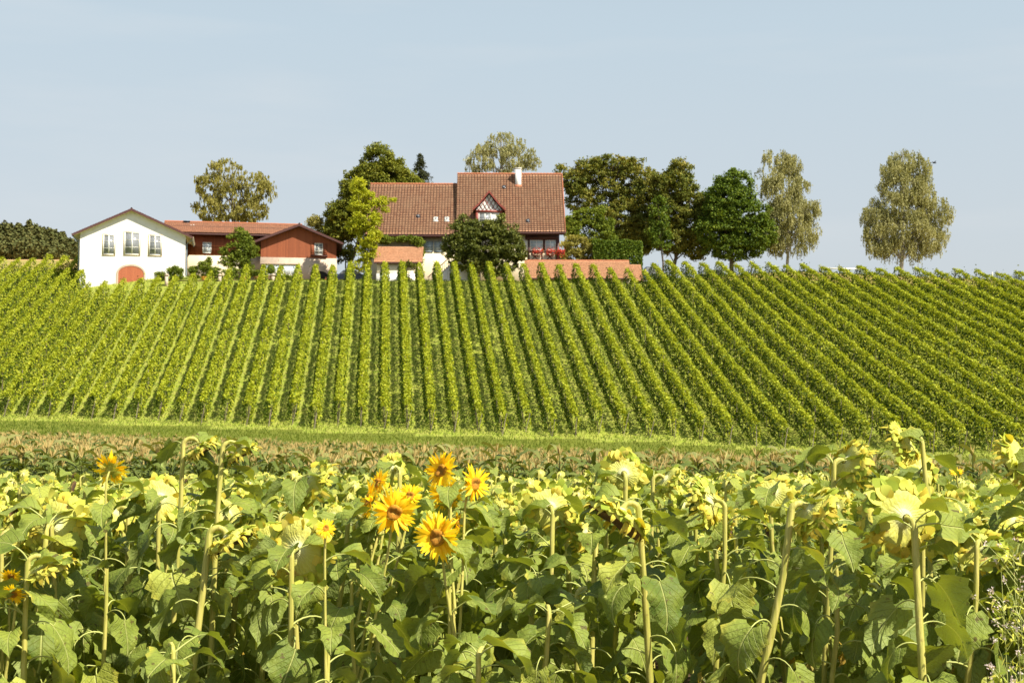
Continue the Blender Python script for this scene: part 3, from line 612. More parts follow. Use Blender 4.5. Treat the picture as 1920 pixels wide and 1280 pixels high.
def white_marker():
    p = P(1861, 530, 172); z = tz(p[0], 172); p[2] = z; root = thing('marker_post', p, label='slim white marker post standing on the dry grass skyline', cat='post')
    h = P(1861, 510, 172)[2] - z; b = MB(); b.tube([(0, 0, -.2), (0, 0, h - .12)], [.07, .07], 8); b.build('pole', M['frame'], root)
    b = MB(); b.tube([(0, 0, h - .12), (0, 0, h)], [.085, .05], 8); b.build('cap', M['frame'], root)
white_marker()
def barrier():
    for x0, x1, lab in ((1537, 1612, 'thin white rail of a low barrier behind the vines near the birches'),):
        p = P(x0, 508, 178); q = P(x1, 510, 177); g = tz(p[0], p[1]); root = thing('roadside_barrier', (p[0], p[1], g), label=lab, cat='barrier')
        b = MB(); b.bar((0, 0, .62), (q[0] - p[0], q[1] - p[1], q[2] - p[2] + .62 + (p[2] - g - .62) * 0), .16, .06); b.build('rail', M['frame'], root)
        for t in np.linspace(0, 1, 5):
            x, y = (q[0] - p[0]) * t, (q[1] - p[1]) * t; b = MB(); b.box(x - .05, x + .05, y + .03, y + .12, tz(p[0] + x, p[1] + y) - g - .2, .62 + (q[2] - p[2]) * t); b.build('barrier_post', M['metal'], root)
barrier()

def car(px, py, Y, name, label, mat, L=4.3, hh=1.45, wheels=True):
    p = P(px, py, Y); z = tz(p[0], Y); root = thing(name, (p[0], Y, z), R(4), label=label, cat='car')
    h = L / 2; prof = [(-h, .35), (-h, .85), (-h * .85, .95), (-h * .55, 1.0), (-h * .3, hh), (h * .35, hh), (h * .7, 1.0), (h, .9), (h, .35)]
    b = MB(); b.prism(prof, -.85, .85); b.build('body', M[mat], root)
    b = MB(); b.prism([(-h * .48, 1.03), (-h * .27, hh - .07), (h * .33, hh - .07), (h * .6, 1.03)], -.865, .865); b.build('window', M['glass'], root)
    for sx in (-.62, .62):
        for sy in (-.82, .82):
            b = MB(); b.tube([(h * sx, sy - .1, .33), (h * sx, sy + .1, .33)], .33, 14); wl = b.build('wheel', M['metal'], root)
            b = MB(); b.tube([(h * sx, sy - .12, .33), (h * sx, sy + .12, .33)], .18, 10); b.build('rim', M['frame'], wl)
car(655, 515, 167.5, 'parked_car', 'dark car parked between the barn and the farmhouse', 'carpaint')
car(1220, 503, 176, 'parked_van', 'dark blue parked vehicle behind the end of the tiled garden wall', 'carpaint', 4.6, 1.9)
car(1337, 510, 184, 'parked_car', 'blue car roof showing behind the vine tops left of the maple', 'carpaint', 4.2, 1.5)

# terrace in front of the wing
def terrace():
    for px, lab in ((312, 'stone terrace pillar beside the white house'), (412, 'stone terrace pillar below the small tree'), (512, 'stone terrace pillar beside the clipped ball shrub')):
        p = P(px, 535, 163); g = tz(p[0], 163); root = thing('stone_pillar', (p[0], 163, g - .3), R(8), label=lab, cat='pillar'); zt = P(px, 514, 163)[2] - g + .3
        b = MB(); b.box(-.17, .17, -.17, .17, 0, zt - .16); b.build('shaft', M['stone'], root); b = MB(); b.box(-.24, .24, -.24, .24, zt - .16, zt - .05); b.tube([(0, 0, zt - .05), (0, 0, zt + .08)], [.14, .08], 8); b.build('capstone', M['stone'], root)
    p = P(312, 528, 163.3); q = P(512, 526, 163.3); g = tz(p[0], 163.3); root = thing('terrace_railing', (p[0], 163.3, g), label='dark wooden railing along the terrace of the wing', cat='railing')
    b = MB(); b.bar((.3, 0, p[2] - g + .1), (q[0] - p[0] - .3, 0, q[2] - g + .1), .12, .1); b.bar((.3, 0, p[2] - g - .3), (q[0] - p[0] - .3, 0, q[2] - g - .3), .1, .08); b.build('rail', M['darkwood'], root)
    for px, py, lab in ((383, 524, 'orange planter on the terrace among green plants'), (457, 526, 'terracotta pot on the terrace below the small tree'), (483, 524, 'terracotta pot left of the clipped ball shrub')):
        p = P(px, py, 164.2); g = tz(p[0], 164.2); root = thing('flower_pot', p - (0, 0, .25), label=lab, cat='pot')
        b = MB(); b.tube([(0, 0, -.9), (0, 0, 0), (0, 0, .5)], [.22, .24, .36], 10); b.tube([(0, 0, .5), (0, 0, .58)], [.4, .4], 10); b.build('pot', M['orange' if px == 383 else 'terracotta'], root)
terrace()

def bird():
    p = P(1752, 306, 120); root = thing('flying_bird', p, R(20), label='tiny dark bird flying right of the lone birch crown', cat='bird')
    b = MB(); b.tube([(-.22, 0, 0), (-.12, 0, .02), (.05, 0, .03), (.16, 0, .03), (.22, 0, .02)], [.01, .05, .06, .04, .01], 8); b.build('body', M['dark'], root)
    for s in (-1, 1):
        b = MB(); V = [(.06, 0, .03), (-.08, 0, .03), (-.05, s * .22, .14), (-.12, s * .42, .05), (.03, s * .2, .15)]
        V2 = [(x, y, z + .015) for x, y, z in V]; b.add(V + V2, [[0, 1, 2, 4], [4, 2, 3], [5, 9, 7, 6], [9, 8, 7], [0, 4, 9, 5], [4, 3, 8, 9], [3, 2, 7, 8], [2, 1, 6, 7]]); b.build('wing', M['dark'], root)
bird()

# ---------------------------------------------------------------- trees
F_ = dict(
 olive=foliage('olive_leaves', [(0.134, 0.134, 0.028), (0.269, 0.246, 0.056), (0.437, 0.381, 0.101)], .25, .6, .35),
 dark=foliage('linden_leaves', [(0.069, 0.092, 0.011), (0.161, 0.178, 0.021), (0.299, 0.287, 0.034)], .2, .55, .3),
 fir=foliage('fir_needles', [(.03, .04, .015), (.07, .075, .025)], .1),
 yellow=foliage('golden_leaves', [(0.216, 0.259, 0.013), (0.389, 0.421, 0.032), (0.562, 0.54, 0.054)], .4, .55, .25),
 birch=foliage('birch_leaves', [(0.151, 0.157, 0.054), (0.313, 0.302, 0.124), (0.497, 0.464, 0.216)], .25, .6, .3),
 brown=foliage('browning_leaves', [(0.065, 0.098, 0.016), (0.163, 0.176, 0.029), (0.351, 0.28, 0.052)], .2, .6, .45),
 maple=foliage('maple_leaves', [(0.044, 0.075, 0.01), (0.1, 0.156, 0.018), (0.225, 0.275, 0.031)], .22, .5, .25),
 walnut=foliage('walnut_leaves', [(0.045, 0.062, 0.013), (0.112, 0.129, 0.025), (0.235, 0.235, 0.056)], .18, .5, .3),
 shrub=foliage('shrub_leaves', [(0.057, 0.092, 0.011), (0.149, 0.196, 0.023), (0.253, 0.276, 0.034)], .25, .6, .3),
 far=foliage('far_forest', [(.06, .075, .025), (.10, .11, .035), (.15, .13, .04)], .05, .8, .5, .1, .02))

def lobes_m(lobes, Y):
    out_ = []
    for q in lobes:
        cx, cy, rx, ry = q[:4]; dy = q[4] if len(q) > 4 else 0; c = P(cx, cy, Y + dy); m = (Y + dy) / F
        out_.append((c, np.array([rx * m, min(rx, ry) * m * .9, ry * m])))
    return out_
def tree(name, label, cat, lobes, Y, bx, mat, trunk='bark', tr=.2, leaf=.24, dens=1.0, clump=.55, hang=0.0, shell=.5, limbs=9, group=None, per=None, base_off=.3, tilt=0.):
    Lb = lobes_m(lobes, Y); xb = P(bx, 500, Y)[0]; zb = tz(xb, Y) - base_off; root = thing(name, (xb, Y, zb), label=label, cat=cat, group=group)
    O = np.array([xb, Y, zb]); Cs = []
    for c, r in Lb:
        area = r[0] * r[2] * math.pi; k = max(3, int(area / (clump ** 2) * 1.5 * dens)); d = rvec(k); rad = (rng.random(k) ** (1 / 3)) * (1 - shell) + shell * rng.uniform(.75, 1.02, k)
        Cs.append(c + d * r * rad[:, None] - O)
    C = np.concatenate(Cs); q3 = rng.uniform(0, 6, 3); C = C[np.prod(np.sin(C * (1.25, 1.1, 1.45) + q3), axis=1) > (-.30 if hang else -.5)]; n = per or int((clump * 2) ** 2 * 3.1 / (leaf ** 2 * .5) * .5)
    b = MB(); idx = np.repeat(np.arange(len(C)), n); N_ = len(idx); cs = clump * rng.uniform(.55, 1.25, len(C))[idx]
    if hang > 0:
        st = max(6, n // 9); sid = idx * st + rng.integers(0, st, N_); so = np.clip(rng.normal(size=(len(C) * st, 3)), -1.5, 1.5) * .55; sl = rng.uniform(.4, 1.2, len(C) * st) * hang
        off = so[sid] * cs[:, None]; tt = rng.random(N_); off[:, 2] = off[:, 2] * .5 + .35 * cs - tt * sl[sid]; off[:, :2] += rng.normal(0, .05, (N_, 2))
        nr = rvec(N_) * .7 + (0, -.25, .25); t = rvec(N_) * .4 + (0, 0, -1)
    else:
        off = np.clip(rng.normal(size=(N_, 3)), -1.7, 1.7) * .52; off = off * np.array([1.05, 1.05, .72]) * cs[:, None]
        nr = off / (np.linalg.norm(off, axis=1)[:, None] + .1) * .6 + (0, 0, .5) + rvec(N_) * .7; t = rvec(N_) + (0, 0, -.3)
    sz = leaf * rng.uniform(.7, 1.3, N_); V, f = kites(C[idx] + off, t, nr, sz * 1.15, sz * (.7 if hang == 0 else .5)); b.add(V, f); b.build('crown', F_[mat], root)
    # trunk and limbs reaching into the clumps
    c0 = np.mean([c for c, r in Lb], axis=0) - O; zlow = min(c[2] - r[2] for c, r in Lb) - O[2]; ztop = max(c[2] + r[2] * .6 for c, r in Lb) - O[2]
    tp = [np.array([0, 0, -.3]), np.array([.03, 0, max(.6, zlow * .7)]), np.array([c0[0] * .35, c0[1] * .3, max(1.2, zlow + .5)]), np.array([c0[0] * .8, c0[1] * .6, c0[2]]), np.array([c0[0], c0[1], ztop])]
    b = MB(); b.tube(tp, [tr * 1.25, tr, tr * .85, tr * .5, tr * .12], 8)
    pick = rng.choice(len(C), min(limbs, len(C)), replace=False)
    for q in pick:
        e = C[q]; s_ = rng.uniform(.0, .75); i = 2 + min(1, int(s_ * 2)); a = tp[i] + (tp[min(i + 1, 4)] - tp[i]) * (s_ * 2 % 1) * .8
        if e[2] < a[2] + .3: a = tp[1] + (tp[2] - tp[1]) * rng.uniform(.4, 1)
        mid = a + (e - a) * .5 + (0, 0, .12 * np.linalg.norm(e - a)) + rng.normal(0, .12, 3); rr = tr * rng.uniform(.25, .45)
        b.tube([a, a + (mid - a) * .5 + rng.normal(0, .05, 3), mid, mid + (e - mid) * .55 + rng.normal(0, .08, 3), e], [rr, rr * .8, rr * .6, rr * .4, rr * .15], 5)
    b.build('trunk', M[trunk], root); return root

tree('willow_tree', 'loose olive-green tree behind the wooden wing roof', 'tree', [(425, 330, 42, 34), (395, 350, 30, 30), (478, 350, 30, 30), (500, 360, 18, 22), (440, 380, 52, 38), (400, 395, 30, 26), (372, 385, 12, 10), (470, 395, 34, 26)], 195, 437, 'olive', hang=.6, leaf=.23, dens=.95, tr=.22, limbs=22)
tree('linden_tree', 'big dark rounded tree behind the left farmhouse roof', 'tree', [(708, 300, 32, 30), (718, 335, 52, 36), (680, 370, 44, 40), (650, 405, 40, 40), (640, 425, 34, 32), (715, 395, 60, 50), (748, 338, 30, 26), (700, 345, 60, 40), (625, 440, 20, 26), (768, 342, 20, 16), (735, 318, 24, 24)], 186, 655, 'dark', leaf=.27, dens=1.6, tr=.3)
tree('linden_branch_tree', 'small dark drooping tree at the right corner of the barn', 'tree', [(646, 462, 12, 14), (655, 475, 9, 16), (640, 482, 9, 12)], 178, 648, 'dark', leaf=.22, dens=1.2, tr=.1, limbs=4)
def conifer():
    p = P(787, 500, 192); zb = tz(p[0], 192) - .3; root = thing('spruce_tree', (p[0], 192, zb), label='pointed spruce top rising behind the farmhouse roof ridge', cat='tree')
    zt = P(787, 286, 192)[2] - zb; b = MB(); cs = []; tb = MB(); tb.tube([(0, 0, -.2), (0, 0, zt * .6), (0, 0, zt)], [.22, .12, .02], 8)
    for k in range(560):
        s = rng.random() ** .8; z = zt * (1 - s * .72) - .2; a = rng.uniform(0, 2 * math.pi); r = (.4 + 6.4 * s) * rng.uniform(.55, 1.1)
        q = np.array([math.cos(a) * r, math.sin(a) * r, -.25 * r]); m = int(26 + 50 * s); tt = rng.random(m) ** .7
        C = q * tt[:, None] + (0, 0, z) + rng.normal(0, .10, (m, 3)); C[:, 2] -= .15 * tt; cs.append(C)
        if k % 3 == 0: tb.tube([(0, 0, z), q * .5 + (0, 0, z), q + (0, 0, z)], [.035, .025, .01], 4)
    C = np.concatenate(cs); V, f = kites(C, rvec(len(C)) * .6 + (0, 0, -.6), rvec(len(C)) + (0, 0, .6), .26, .11); b.add(V, f); b.build('crown', F_['fir'], root); tb.build('trunk', M['bark'], root)
conifer()
tree('golden_tree', 'bright yellow-green tree in front of the left roof edge', 'tree', [(672, 350, 14, 18), (683, 375, 24, 22), (665, 385, 12, 14), (712, 378, 14, 9), (735, 374, 7, 5), (688, 410, 26, 26), (668, 425, 20, 16), (692, 445, 24, 22), (688, 470, 18, 20), (680, 497, 17, 12), (722, 392, 7, 6)], 165.5, 688, 'yellow', leaf=.22, dens=1.05, clump=.42, tr=.13, limbs=16, shell=.4)
tree('yellowing_tree', 'small yellowing tree showing above the barn roof', 'tree', [(590, 415, 14, 10), (602, 425, 16, 12), (583, 412, 8, 5)], 188, 597, 'olive', leaf=.22, dens=.9, tr=.12, limbs=6)
tree('silver_birch', 'pale birch crown behind the farmhouse roof ridge', 'tree', [(938, 268, 30, 22), (905, 290, 26, 26), (975, 288, 32, 28), (940, 305, 58, 32), (1000, 300, 14, 16), (885, 308, 15, 18)], 196, 938, 'birch', 'birchbark', hang=.9, leaf=.21, dens=.6, tr=.22, limbs=30)
tree('locust_tree', 'wide browning tree with bare limbs right of the farmhouse', 'tree', [(1150, 312, 50, 22), (1110, 320, 36, 26), (1080, 335, 30, 24), (1190, 325, 36, 28), (1085, 370, 28, 32), (1215, 350, 26, 36), (1175, 375, 34, 22), (1050, 318, 12, 8), (1160, 420, 50, 45), (1135, 385, 30, 22), (1205, 430, 34, 48), (1180, 450, 50, 34), (1140, 352, 30, 22), (1188, 362, 26, 22), (1085, 345, 34, 28), (1225, 385, 24, 30)], 190, 1172, 'brown', leaf=.25, dens=1.05, clump=.52, tr=.28, limbs=44, shell=.55)
tree('alder_tree', 'dark brown-tinged tree left of the round green maple', 'tree', [(1276, 325, 24, 28), (1265, 350, 44, 34), (1290, 385, 40, 34), (1255, 400, 40, 34), (1300, 420, 34, 32), (1260, 445, 44, 32), (1305, 462, 26, 26), (1240, 430, 30, 34), (1318, 400, 18, 34), (1322, 440, 22, 38), (1235, 350, 24, 26)], 186, 1262, 'brown', leaf=.25, dens=1.3, tr=.26, limbs=16)
tree('young_locust_tree', 'slim dark tree standing just left of the alder trunk', 'tree', [(1235, 400, 18, 40), (1240, 450, 20, 22), (1228, 440, 14, 18)], 184, 1243, 'maple', leaf=.24, dens=.9, tr=.12, limbs=8)
tree('maple_tree', 'round deep green maple with a short trunk on the hilltop', 'tree', [(1375, 340, 38, 24), (1370, 370, 52, 36), (1385, 405, 62, 40), (1350, 430, 48, 40), (1410, 440, 48, 40), (1375, 462, 58, 30), (1350, 400, 36, 40)], 183, 1371, 'maple', leaf=.26, dens=1.2, tr=.3, limbs=16)
tree('silver_birch', 'pale olive birch directly right of the round maple', 'tree', [(1455, 300, 34, 20), (1448, 325, 30, 26), (1485, 310, 18, 22), (1465, 360, 44, 34), (1480, 400, 52, 36), (1500, 350, 20, 26), (1515, 385, 24, 26), (1490, 440, 46, 36), (1450, 420, 30, 50), (1522, 430, 12, 22), (1470, 462, 22, 18)], 185, 1476, 'birch', 'birchbark', hang=1.2, leaf=.21, dens=.95, tr=.2, limbs=22)
tree('weeping_birch', 'lone weeping birch standing free on the right skyline', 'tree', [(1697, 298, 34, 18), (1680, 320, 32, 22), (1725, 318, 22, 24), (1695, 345, 52, 30), (1735, 360, 26, 26), (1690, 385, 66, 34), (1640, 398, 24, 20), (1618, 406, 12, 7), (1765, 395, 20, 26), (1695, 425, 76, 36), (1650, 445, 36, 30), (1740, 440, 40, 32), (1695, 465, 62, 22)], 181, 1690, 'birch', 'birchbark', hang=1.35, leaf=.20, dens=1.0, tr=.24, limbs=22, group=None)
tree('acacia_shrub', 'bright green bushy tree against the right end of the farmhouse', 'tree', [(1095, 410, 34, 20), (1085, 430, 30, 24), (1130, 410, 24, 24), (1125, 445, 30, 34), (1140, 470, 20, 18)], 176, 1112, 'shrub', leaf=.22, dens=1.3, tr=.14, limbs=8)
tree('lilac_bush', 'dull brownish bush beside the red flower boxes', 'bush', [(1080, 462, 28, 20), (1070, 478, 26, 14), (1100, 475, 20, 18)], 171, 1083, 'olive', leaf=.18, dens=1.3, clump=.4, tr=.08, limbs=5)
tree('walnut_tree', 'dark spreading tree growing in front of the farmhouse wall', 'tree', [(905, 431, 46, 20), (875, 440, 36, 30), (940, 440, 36, 28), (860, 460, 30, 26), (905, 460, 58, 34), (955, 465, 32, 26), (975, 478, 14, 12), (890, 490, 48, 22), (935, 492, 40, 20), (925, 508, 22, 12), (868, 414, 12, 12), (942, 414, 12, 12), (838, 472, 12, 12)], 164.3, 918, 'walnut', leaf=.26, dens=1.1, clump=.45, tr=.16, limbs=12)
tree('plum_tree', 'small leafy tree growing in front of the wooden wing', 'tree', [(450, 438, 14, 12), (448, 452, 24, 16), (440, 470, 28, 14), (470, 472, 18, 14), (430, 488, 20, 12), (472, 490, 20, 12), (450, 488, 24, 12)], 168, 450, 'shrub', leaf=.2, dens=1.1, clump=.4, tr=.1, limbs=8)
tree('climbing_ivy', 'dark ivy hanging under the eave of the left farmhouse block', 'climber', [(782, 452, 12, 8), (785, 470, 10, 14), (783, 485, 9, 12), (745, 448, 26, 4), (720, 450, 14, 8), (763, 447, 20, 4)], 168, 784, 'shrub', leaf=.16, dens=1.8, clump=.3, tr=.05, limbs=3)
tree('laurel_bush', 'dark rounded bush beside the lean-to wall', 'bush', [(768, 500, 12, 10), (764, 515, 12, 12)], 164, 766, 'walnut', leaf=.18, dens=1.6, clump=.35, tr=.05, limbs=4)

def hedge():
    p0 = P(1112, 500, 168); zb = tz(p0[0], 168) - .2; root = thing('clipped_hedge', (p0[0], 168, zb), label='square clipped hedge above the right end of the tiled wall', cat='hedge')
    x1 = P(1203, 500, 168)[0] - p0[0]; zt = P(1150, 452, 168)[2] - zb; n = 30000
    C = np.stack([rng.uniform(0, x1, n), rng.uniform(0, 3, n), rng.uniform(0, zt, n)], 1); f_ = rng.integers(0, 4, n)
    C[f_ == 0, 1] = rng.normal(0, .07, (f_ == 0).sum()); C[f_ == 1, 2] = zt + rng.normal(0, .07, (f_ == 1).sum()); C[f_ == 2, 0] = x1 + rng.normal(0, .06, (f_ == 2).sum()); C[f_ == 3, 1] = rng.normal(0.1, .08, (f_ == 3).sum())
    C[:, 2] += .12 * np.sin(C[:, 0] * 2.1); V, f = kites(C, rvec(n), rvec(n) + (.2, -.4, .4), .22, .18); b = MB(); b.add(V, f); b.build('foliage', F_['maple'], root)
    b = MB()
    for x in np.linspace(.5, x1 - .5, 6): b.tube([(x, 1.4, -.1), (x, 1.5, zt * .8)], [.05, .02], 5)
    b.build('stems', M['bark'], root)
hedge()
def topiary():
    p = P(508, 505, 163.6); g = tz(p[0], 163.6); root = thing('topiary_ball', (p[0], 163.6, g), label='clipped round ball shrub on a bare stem by the barn plinth', cat='shrub')
    n = 2200; d = rvec(n) * (.42 + rng.normal(0, .04, (n, 1))); d[:, 2] *= 1.15; b = MB(); V, f = kites(d + (0, 0, p[2] - g), rvec(n), d, .10, .08); b.add(V, f); b.build('crown', F_['shrub'], root)
    b = MB(); b.tube([(0, 0, -.2), (0, 0, p[2] - g)], [.04, .03], 6); b.build('stem', M['bark'], root)
topiary()
for px, py, rx, ry, lab in ((328, 508, 15, 9, 'spreading palm-like bush beside the white house'), (300, 514, 10, 6, 'low green shrub at the foot of the white house wall'), (363, 506, 9, 8, 'green terrace plant in front of the shaded wing corner'),
        (385, 500, 14, 10, 'tall leafy terrace plant under the first wing window'), (402, 508, 12, 8, 'yellow-green terrace plant left of the middle pillar'), (432, 508, 14, 7, 'low terrace shrub right of the middle pillar'),
        (462, 506, 12, 7, 'small shrub under the small leafy tree'), (485, 512, 11, 6, 'yellow-green plant in front of the barn corner'), (540, 520, 12, 5, 'low green plants under the glazed porch'), (390, 487, 4, 8, 'thin climbing plant below the first wing window')):
    tree('garden_shrub', lab, 'shrub', [(px, py, rx, ry), (px + 3, py + ry, rx * .8, ry)], 165.2 if px != 390 else 171.5, px, 'shrub', leaf=.16, dens=1.4, clump=.3, tr=.04, limbs=5)

def forest():
    b = MB(); 
    for px, top, rx in ((-60, 418, 40), (-30, 424, 34), (0, 420, 30), (22, 417, 24), (45, 421, 22), (62, 416, 20), (85, 424, 20), (104, 430, 18), (122, 436, 16), (138, 447, 14), (150, 455, 12), (15, 440, 40), (60, 440, 44), (105, 450, 36), (160, 465, 10)):
        for Y in (400, 415):
            m = Y / F; c = P(px + rng.uniform(-4, 4), 0, Y); zt = P(px, top, Y)[2]; zb = tz(c[0], Y) - 1; h = zt - zb; n = 2600
            d = rvec(n) * rng.uniform(.75, 1.03, (n, 1)); lump = 1 + .14 * np.sin(d[:, :1] * 9 + px) * np.sin(d[:, 2:] * 7 + px * 2)
            C = d * lump * (rx * m * 1.05, rx * m * .8, h * .52) + (c[0], Y, zb + h * .48)
            V, f = kites(C, rvec(n), d + rvec(n) * .5 + (0, 0, .4), rng.uniform(.6, 1.1, n), rng.uniform(.45, .8, n)); b.add(V, f)
    b.build('forest', F_['far'], kind='stuff', label='far dark wood on the rise beyond the stubble field', cat='forest')
forest()

# ---------------------------------------------------------------- corn
M['cornleaf'] = foliage('corn_leaf', [(.035, .06, .01), (.08, .115, .018), (.15, .18, .04), (.32, .29, .10)], .2, .5, .2)
M['tassel'] = foliage('corn_tassel', [(.38, .27, .09), (.50, .37, .14), (.60, .47, .20)], .2, .8, .2)
def corn_geom(nl=10, seg=4, nt_=8):
    b = MB(); h = rng.uniform(1.7, 1.95); b.tube([(0, 0, -.1), (.02, 0, h * .5), (0, .02, h)], [.018, .014, .007], 4, 0)
    az = rng.uniform(0, 6.28)
    for i in range(nl):
        z = h * (.3 + .78 * i / nl); a = az + i * math.pi + rng.normal(0, .5); L = rng.uniform(.5, .8) * (1.05 - .4 * abs(i / nl - .5)); t = np.linspace(0, 1, seg + 1)
        up = rng.uniform(.25, .6); x = L * t * .8; zz = z + L * (up * t * 2 - (up * 2 + rng.uniform(.1, .5)) * t ** 2 * .8); wv = .055 * np.sin(np.clip(t * .9 + .12, 0, 1) * math.pi) + .002
        d = np.array([math.cos(a), math.sin(a), 0]); s = np.array([-math.sin(a), math.cos(a), .3])
        p = d * x[:, None] + np.stack([0 * x, 0 * x, zz], 1); V = np.concatenate([p + s * wv[:, None], p - s * wv[:, None]]); k = seg + 1
        b.add(V, np.array([(j, j + 1, k + j + 1, k + j) for j in range(seg)]), 0)
    n = nt_; C0 = np.array([0, .02, h - .04]); a = rng.uniform(0, 6.28, n); sp = rng.uniform(.1, .55, n); sp[0] = 0
    d = np.stack([np.cos(a) * sp, np.sin(a) * sp, np.ones(n)], 1); L = rng.uniform(.15, .27, n)
    V, f = kites(C0 + d * L[:, None] / 2, d, np.stack([np.sin(a), -np.cos(a) , 0 * a], 1) + .01, L, .024); b.add(V, f, 1); return b
def make_corn():
    var = [corn_geom() for _ in range(8)]; mats = [M['cornleaf'], M['tassel']]; ms = [v.mesh('corn_plant', mats) for v in var]
    lo = [corn_geom(7, 3, 7) for _ in range(10)]
    pos = []; y = 26.5
    while y < 80:
        n = int(.80 * y / .26 * (1 if y < 40 else .75)); x = (np.arange(n) - n / 2) * (.80 * y / n) + rng.normal(0, .06, n)
        yy = np.full(n, y) + rng.normal(0, .08, n); k = yy < ycorn(x); pos += list(zip(x[k], yy[k])); y += .75 if y < 45 else 1.0
    vis = sorted(pos, key=lambda p: p[1] + abs(p[0] / p[1]) * .01); vis = [p for p in vis if abs(p[0] / p[1]) < .375]; first = vis[:300]; fs = set(first)
    for i, (x, y) in enumerate(first):
        me = ms[i % 8]; o = link('corn_plant', me, None, (x, y, tz(x, y)), label='tasselled green corn plant in the front rows of the corn field', cat='corn plant', group='corn plants along the front edge of the corn field')
        o.rotation_euler = (rng.normal(0, .05), rng.normal(0, .05), rng.uniform(0, 6.28)); s = rng.uniform(.9, 1.08); o.scale = (s, s, s)
    b = MB(); P_ = [p for p in pos if p not in fs]; A = np.array(P_); Z = terrain(A[:, 0], A[:, 1])
    for i, (x, y) in enumerate(P_):
        b.merge(lo[i % 10], Matrix.Translation((x, y, Z[i])) @ Matrix.Rotation(rng.uniform(0, 6.28), 4, 'Z') @ Matrix.Scale(rng.uniform(.88, 1.1), 4))
    b.build('corn_field', mats, kind='stuff', label='ripening corn field behind its front rows, pale tassels over dark leaves', cat='corn')
make_corn()

# ---------------------------------------------------------------- sunflowers
def leaf_mat(name, lo, mid, hi, vein, dry=0.0):
    n = N(name); uv = n('SeparateXYZ', i0=n('UVMap').outputs[0]); u = n.math('ABSOLUTE', n.math('SUBTRACT', uv.outputs[0], .5)); v = uv.outputs[1]
    rnd = n.math('FRACT', n.math('ADD', n('ObjectInfo').outputs['Random'], n('NewGeometry').outputs['Random Per Island']))
    mid_ = n.sharp(u, .008, .028, 1, 0)
    sv = n.math('PINGPONG', n.math('MULTIPLY', n.math('SUBTRACT', v, n.math('MULTIPLY', u, .95)), 6.5), .5)
    side = n.math('MULTIPLY', n.sharp(sv, .0, .075, .8, 0), n.sharp(u, .0, .45, 1, .3)); vm = n.math('MAXIMUM', mid_, side)
    tc_ = n('TexCoord').outputs['Object']; ns = n.sharp(n.noise(9., 4, tc_), .35, .7); fine = n.noise(60., 3, tc_)
    base = n.ramp(rnd, [(0, lo), (.45, mid), (.85, mid), (1, hi)]); base = n.mix(n.math('MULTIPLY', ns, .35), base, hi)
    edge = n.math('MULTIPLY', n.sharp(u, .33, .5), n.math('GREATER_THAN', rnd, .72)); base = n.mix(n.math('MULTIPLY', n.math('MULTIPLY', edge, ns), .9), base, (.50, .42, .05))
    sp_ = n.math('MULTIPLY', n.math('LESS_THAN', n.noise(22., 2, tc_), .32), .8); base = n.mix(sp_, base, (.09, .06, .02))
    c = n.mix(n.math('MULTIPLY', vm, .65), base, vein); back = n('NewGeometry').outputs['Backfacing']; c = n.mix(n.math('MULTIPLY', back, .35), c, (.30, .36, .14))
    tcol = n.mix(1.0, c, (1.9, 1.8, .35), 'MULTIPLY')
    hgt = n.math('SUBTRACT', fine, n.math('MULTIPLY', vm, 2.0)); hgt = n.math('ADD', hgt, n.math('MULTIPLY', ns, 1.2))
    return n.fin(c, .55, bump=hgt, bs=.7, bd=.009, trans=.19, tcol=tcol, spec=.22)
M['sleaf'] = leaf_mat('sunflower_leaf', (.08, .125, .016), (.18, .23, .036), (.35, .375, .06), (.48, .50, .16))
M['sdry'] = leaf_mat('dried_leaf', (.35, .20, .03), (.50, .33, .05), (.55, .45, .08), (.5, .4, .2))
def stalk_mat():
    n = N('sunflower_stalk'); tc_ = n('Mapping', i0=n('TexCoord').outputs['Object'], Scale=(1, 1, .06)).outputs[0]; a = n.sharp(n.noise(90., 4, tc_), .35, .7); bsp = n.noise(25., 4, n('TexCoord').outputs['Object'])
    c = n.mix(a, (.36, .36, .06), (.60, .52, .15)); c = n.mix(n.sharp(bsp, .62, .74, 0, .7), c, (.25, .16, .06)); return n.fin(c, .6, bump=a, bs=.4, bd=.003, trans=.08, tcol=(.5, .5, .1))
M['stalk'] = stalk_mat(); M['petiole'] = plain('petiole', (.42, .45, .12), .55, .35, 20.)
def back_mat():
    n = N('head_back'); tc_ = n('TexCoord').outputs['Object']; uv = n('SeparateXYZ', i0=n('UVMap').outputs[0])
    w_ = n.math('PINGPONG', n.math('ADD', n.math('MULTIPLY', uv.outputs[0], 26.), n.math('MULTIPLY', n.noise(18., 4, tc_), 5.0)), .5); ns = n.sharp(n.noise(11., 5, tc_), .3, .7)
    c = n.mix(w_, (.66, .57, .09), (.82, .74, .22)); rr_ = n.math('FRACT', n.math('ADD', n('ObjectInfo').outputs['Random'], n('NewGeometry').outputs['Random Per Island'])); c = n.mix(n.math('MULTIPLY', rr_, .55), c, (.36, .42, .07)); c = n.mix(n.math('MULTIPLY', ns, .5), c, (.52, .54, .10)); c = n.mix(n.sharp(uv.outputs[1], .12, .4, .6, 0), c, (.80, .80, .48))
    c = n.mix(n.sharp(n.noise(16., 2, tc_), .66, .74, 0, .85), c, (.42, .22, .06)); h = n.math('ADD', n.math('MULTIPLY', w_, .8), n.noise(50., 3, tc_))
    return n.fin(c, .6, bump=h, bs=.6, bd=.008, trans=.10, tcol=(.8, .75, .15), spec=.35)
M['headback'] = back_mat()
M['bract'] = foliage('bract', [(.18, .25, .025), (.36, .42, .05), (.54, .55, .09), (.64, .58, .10)], .2, .6, .2)
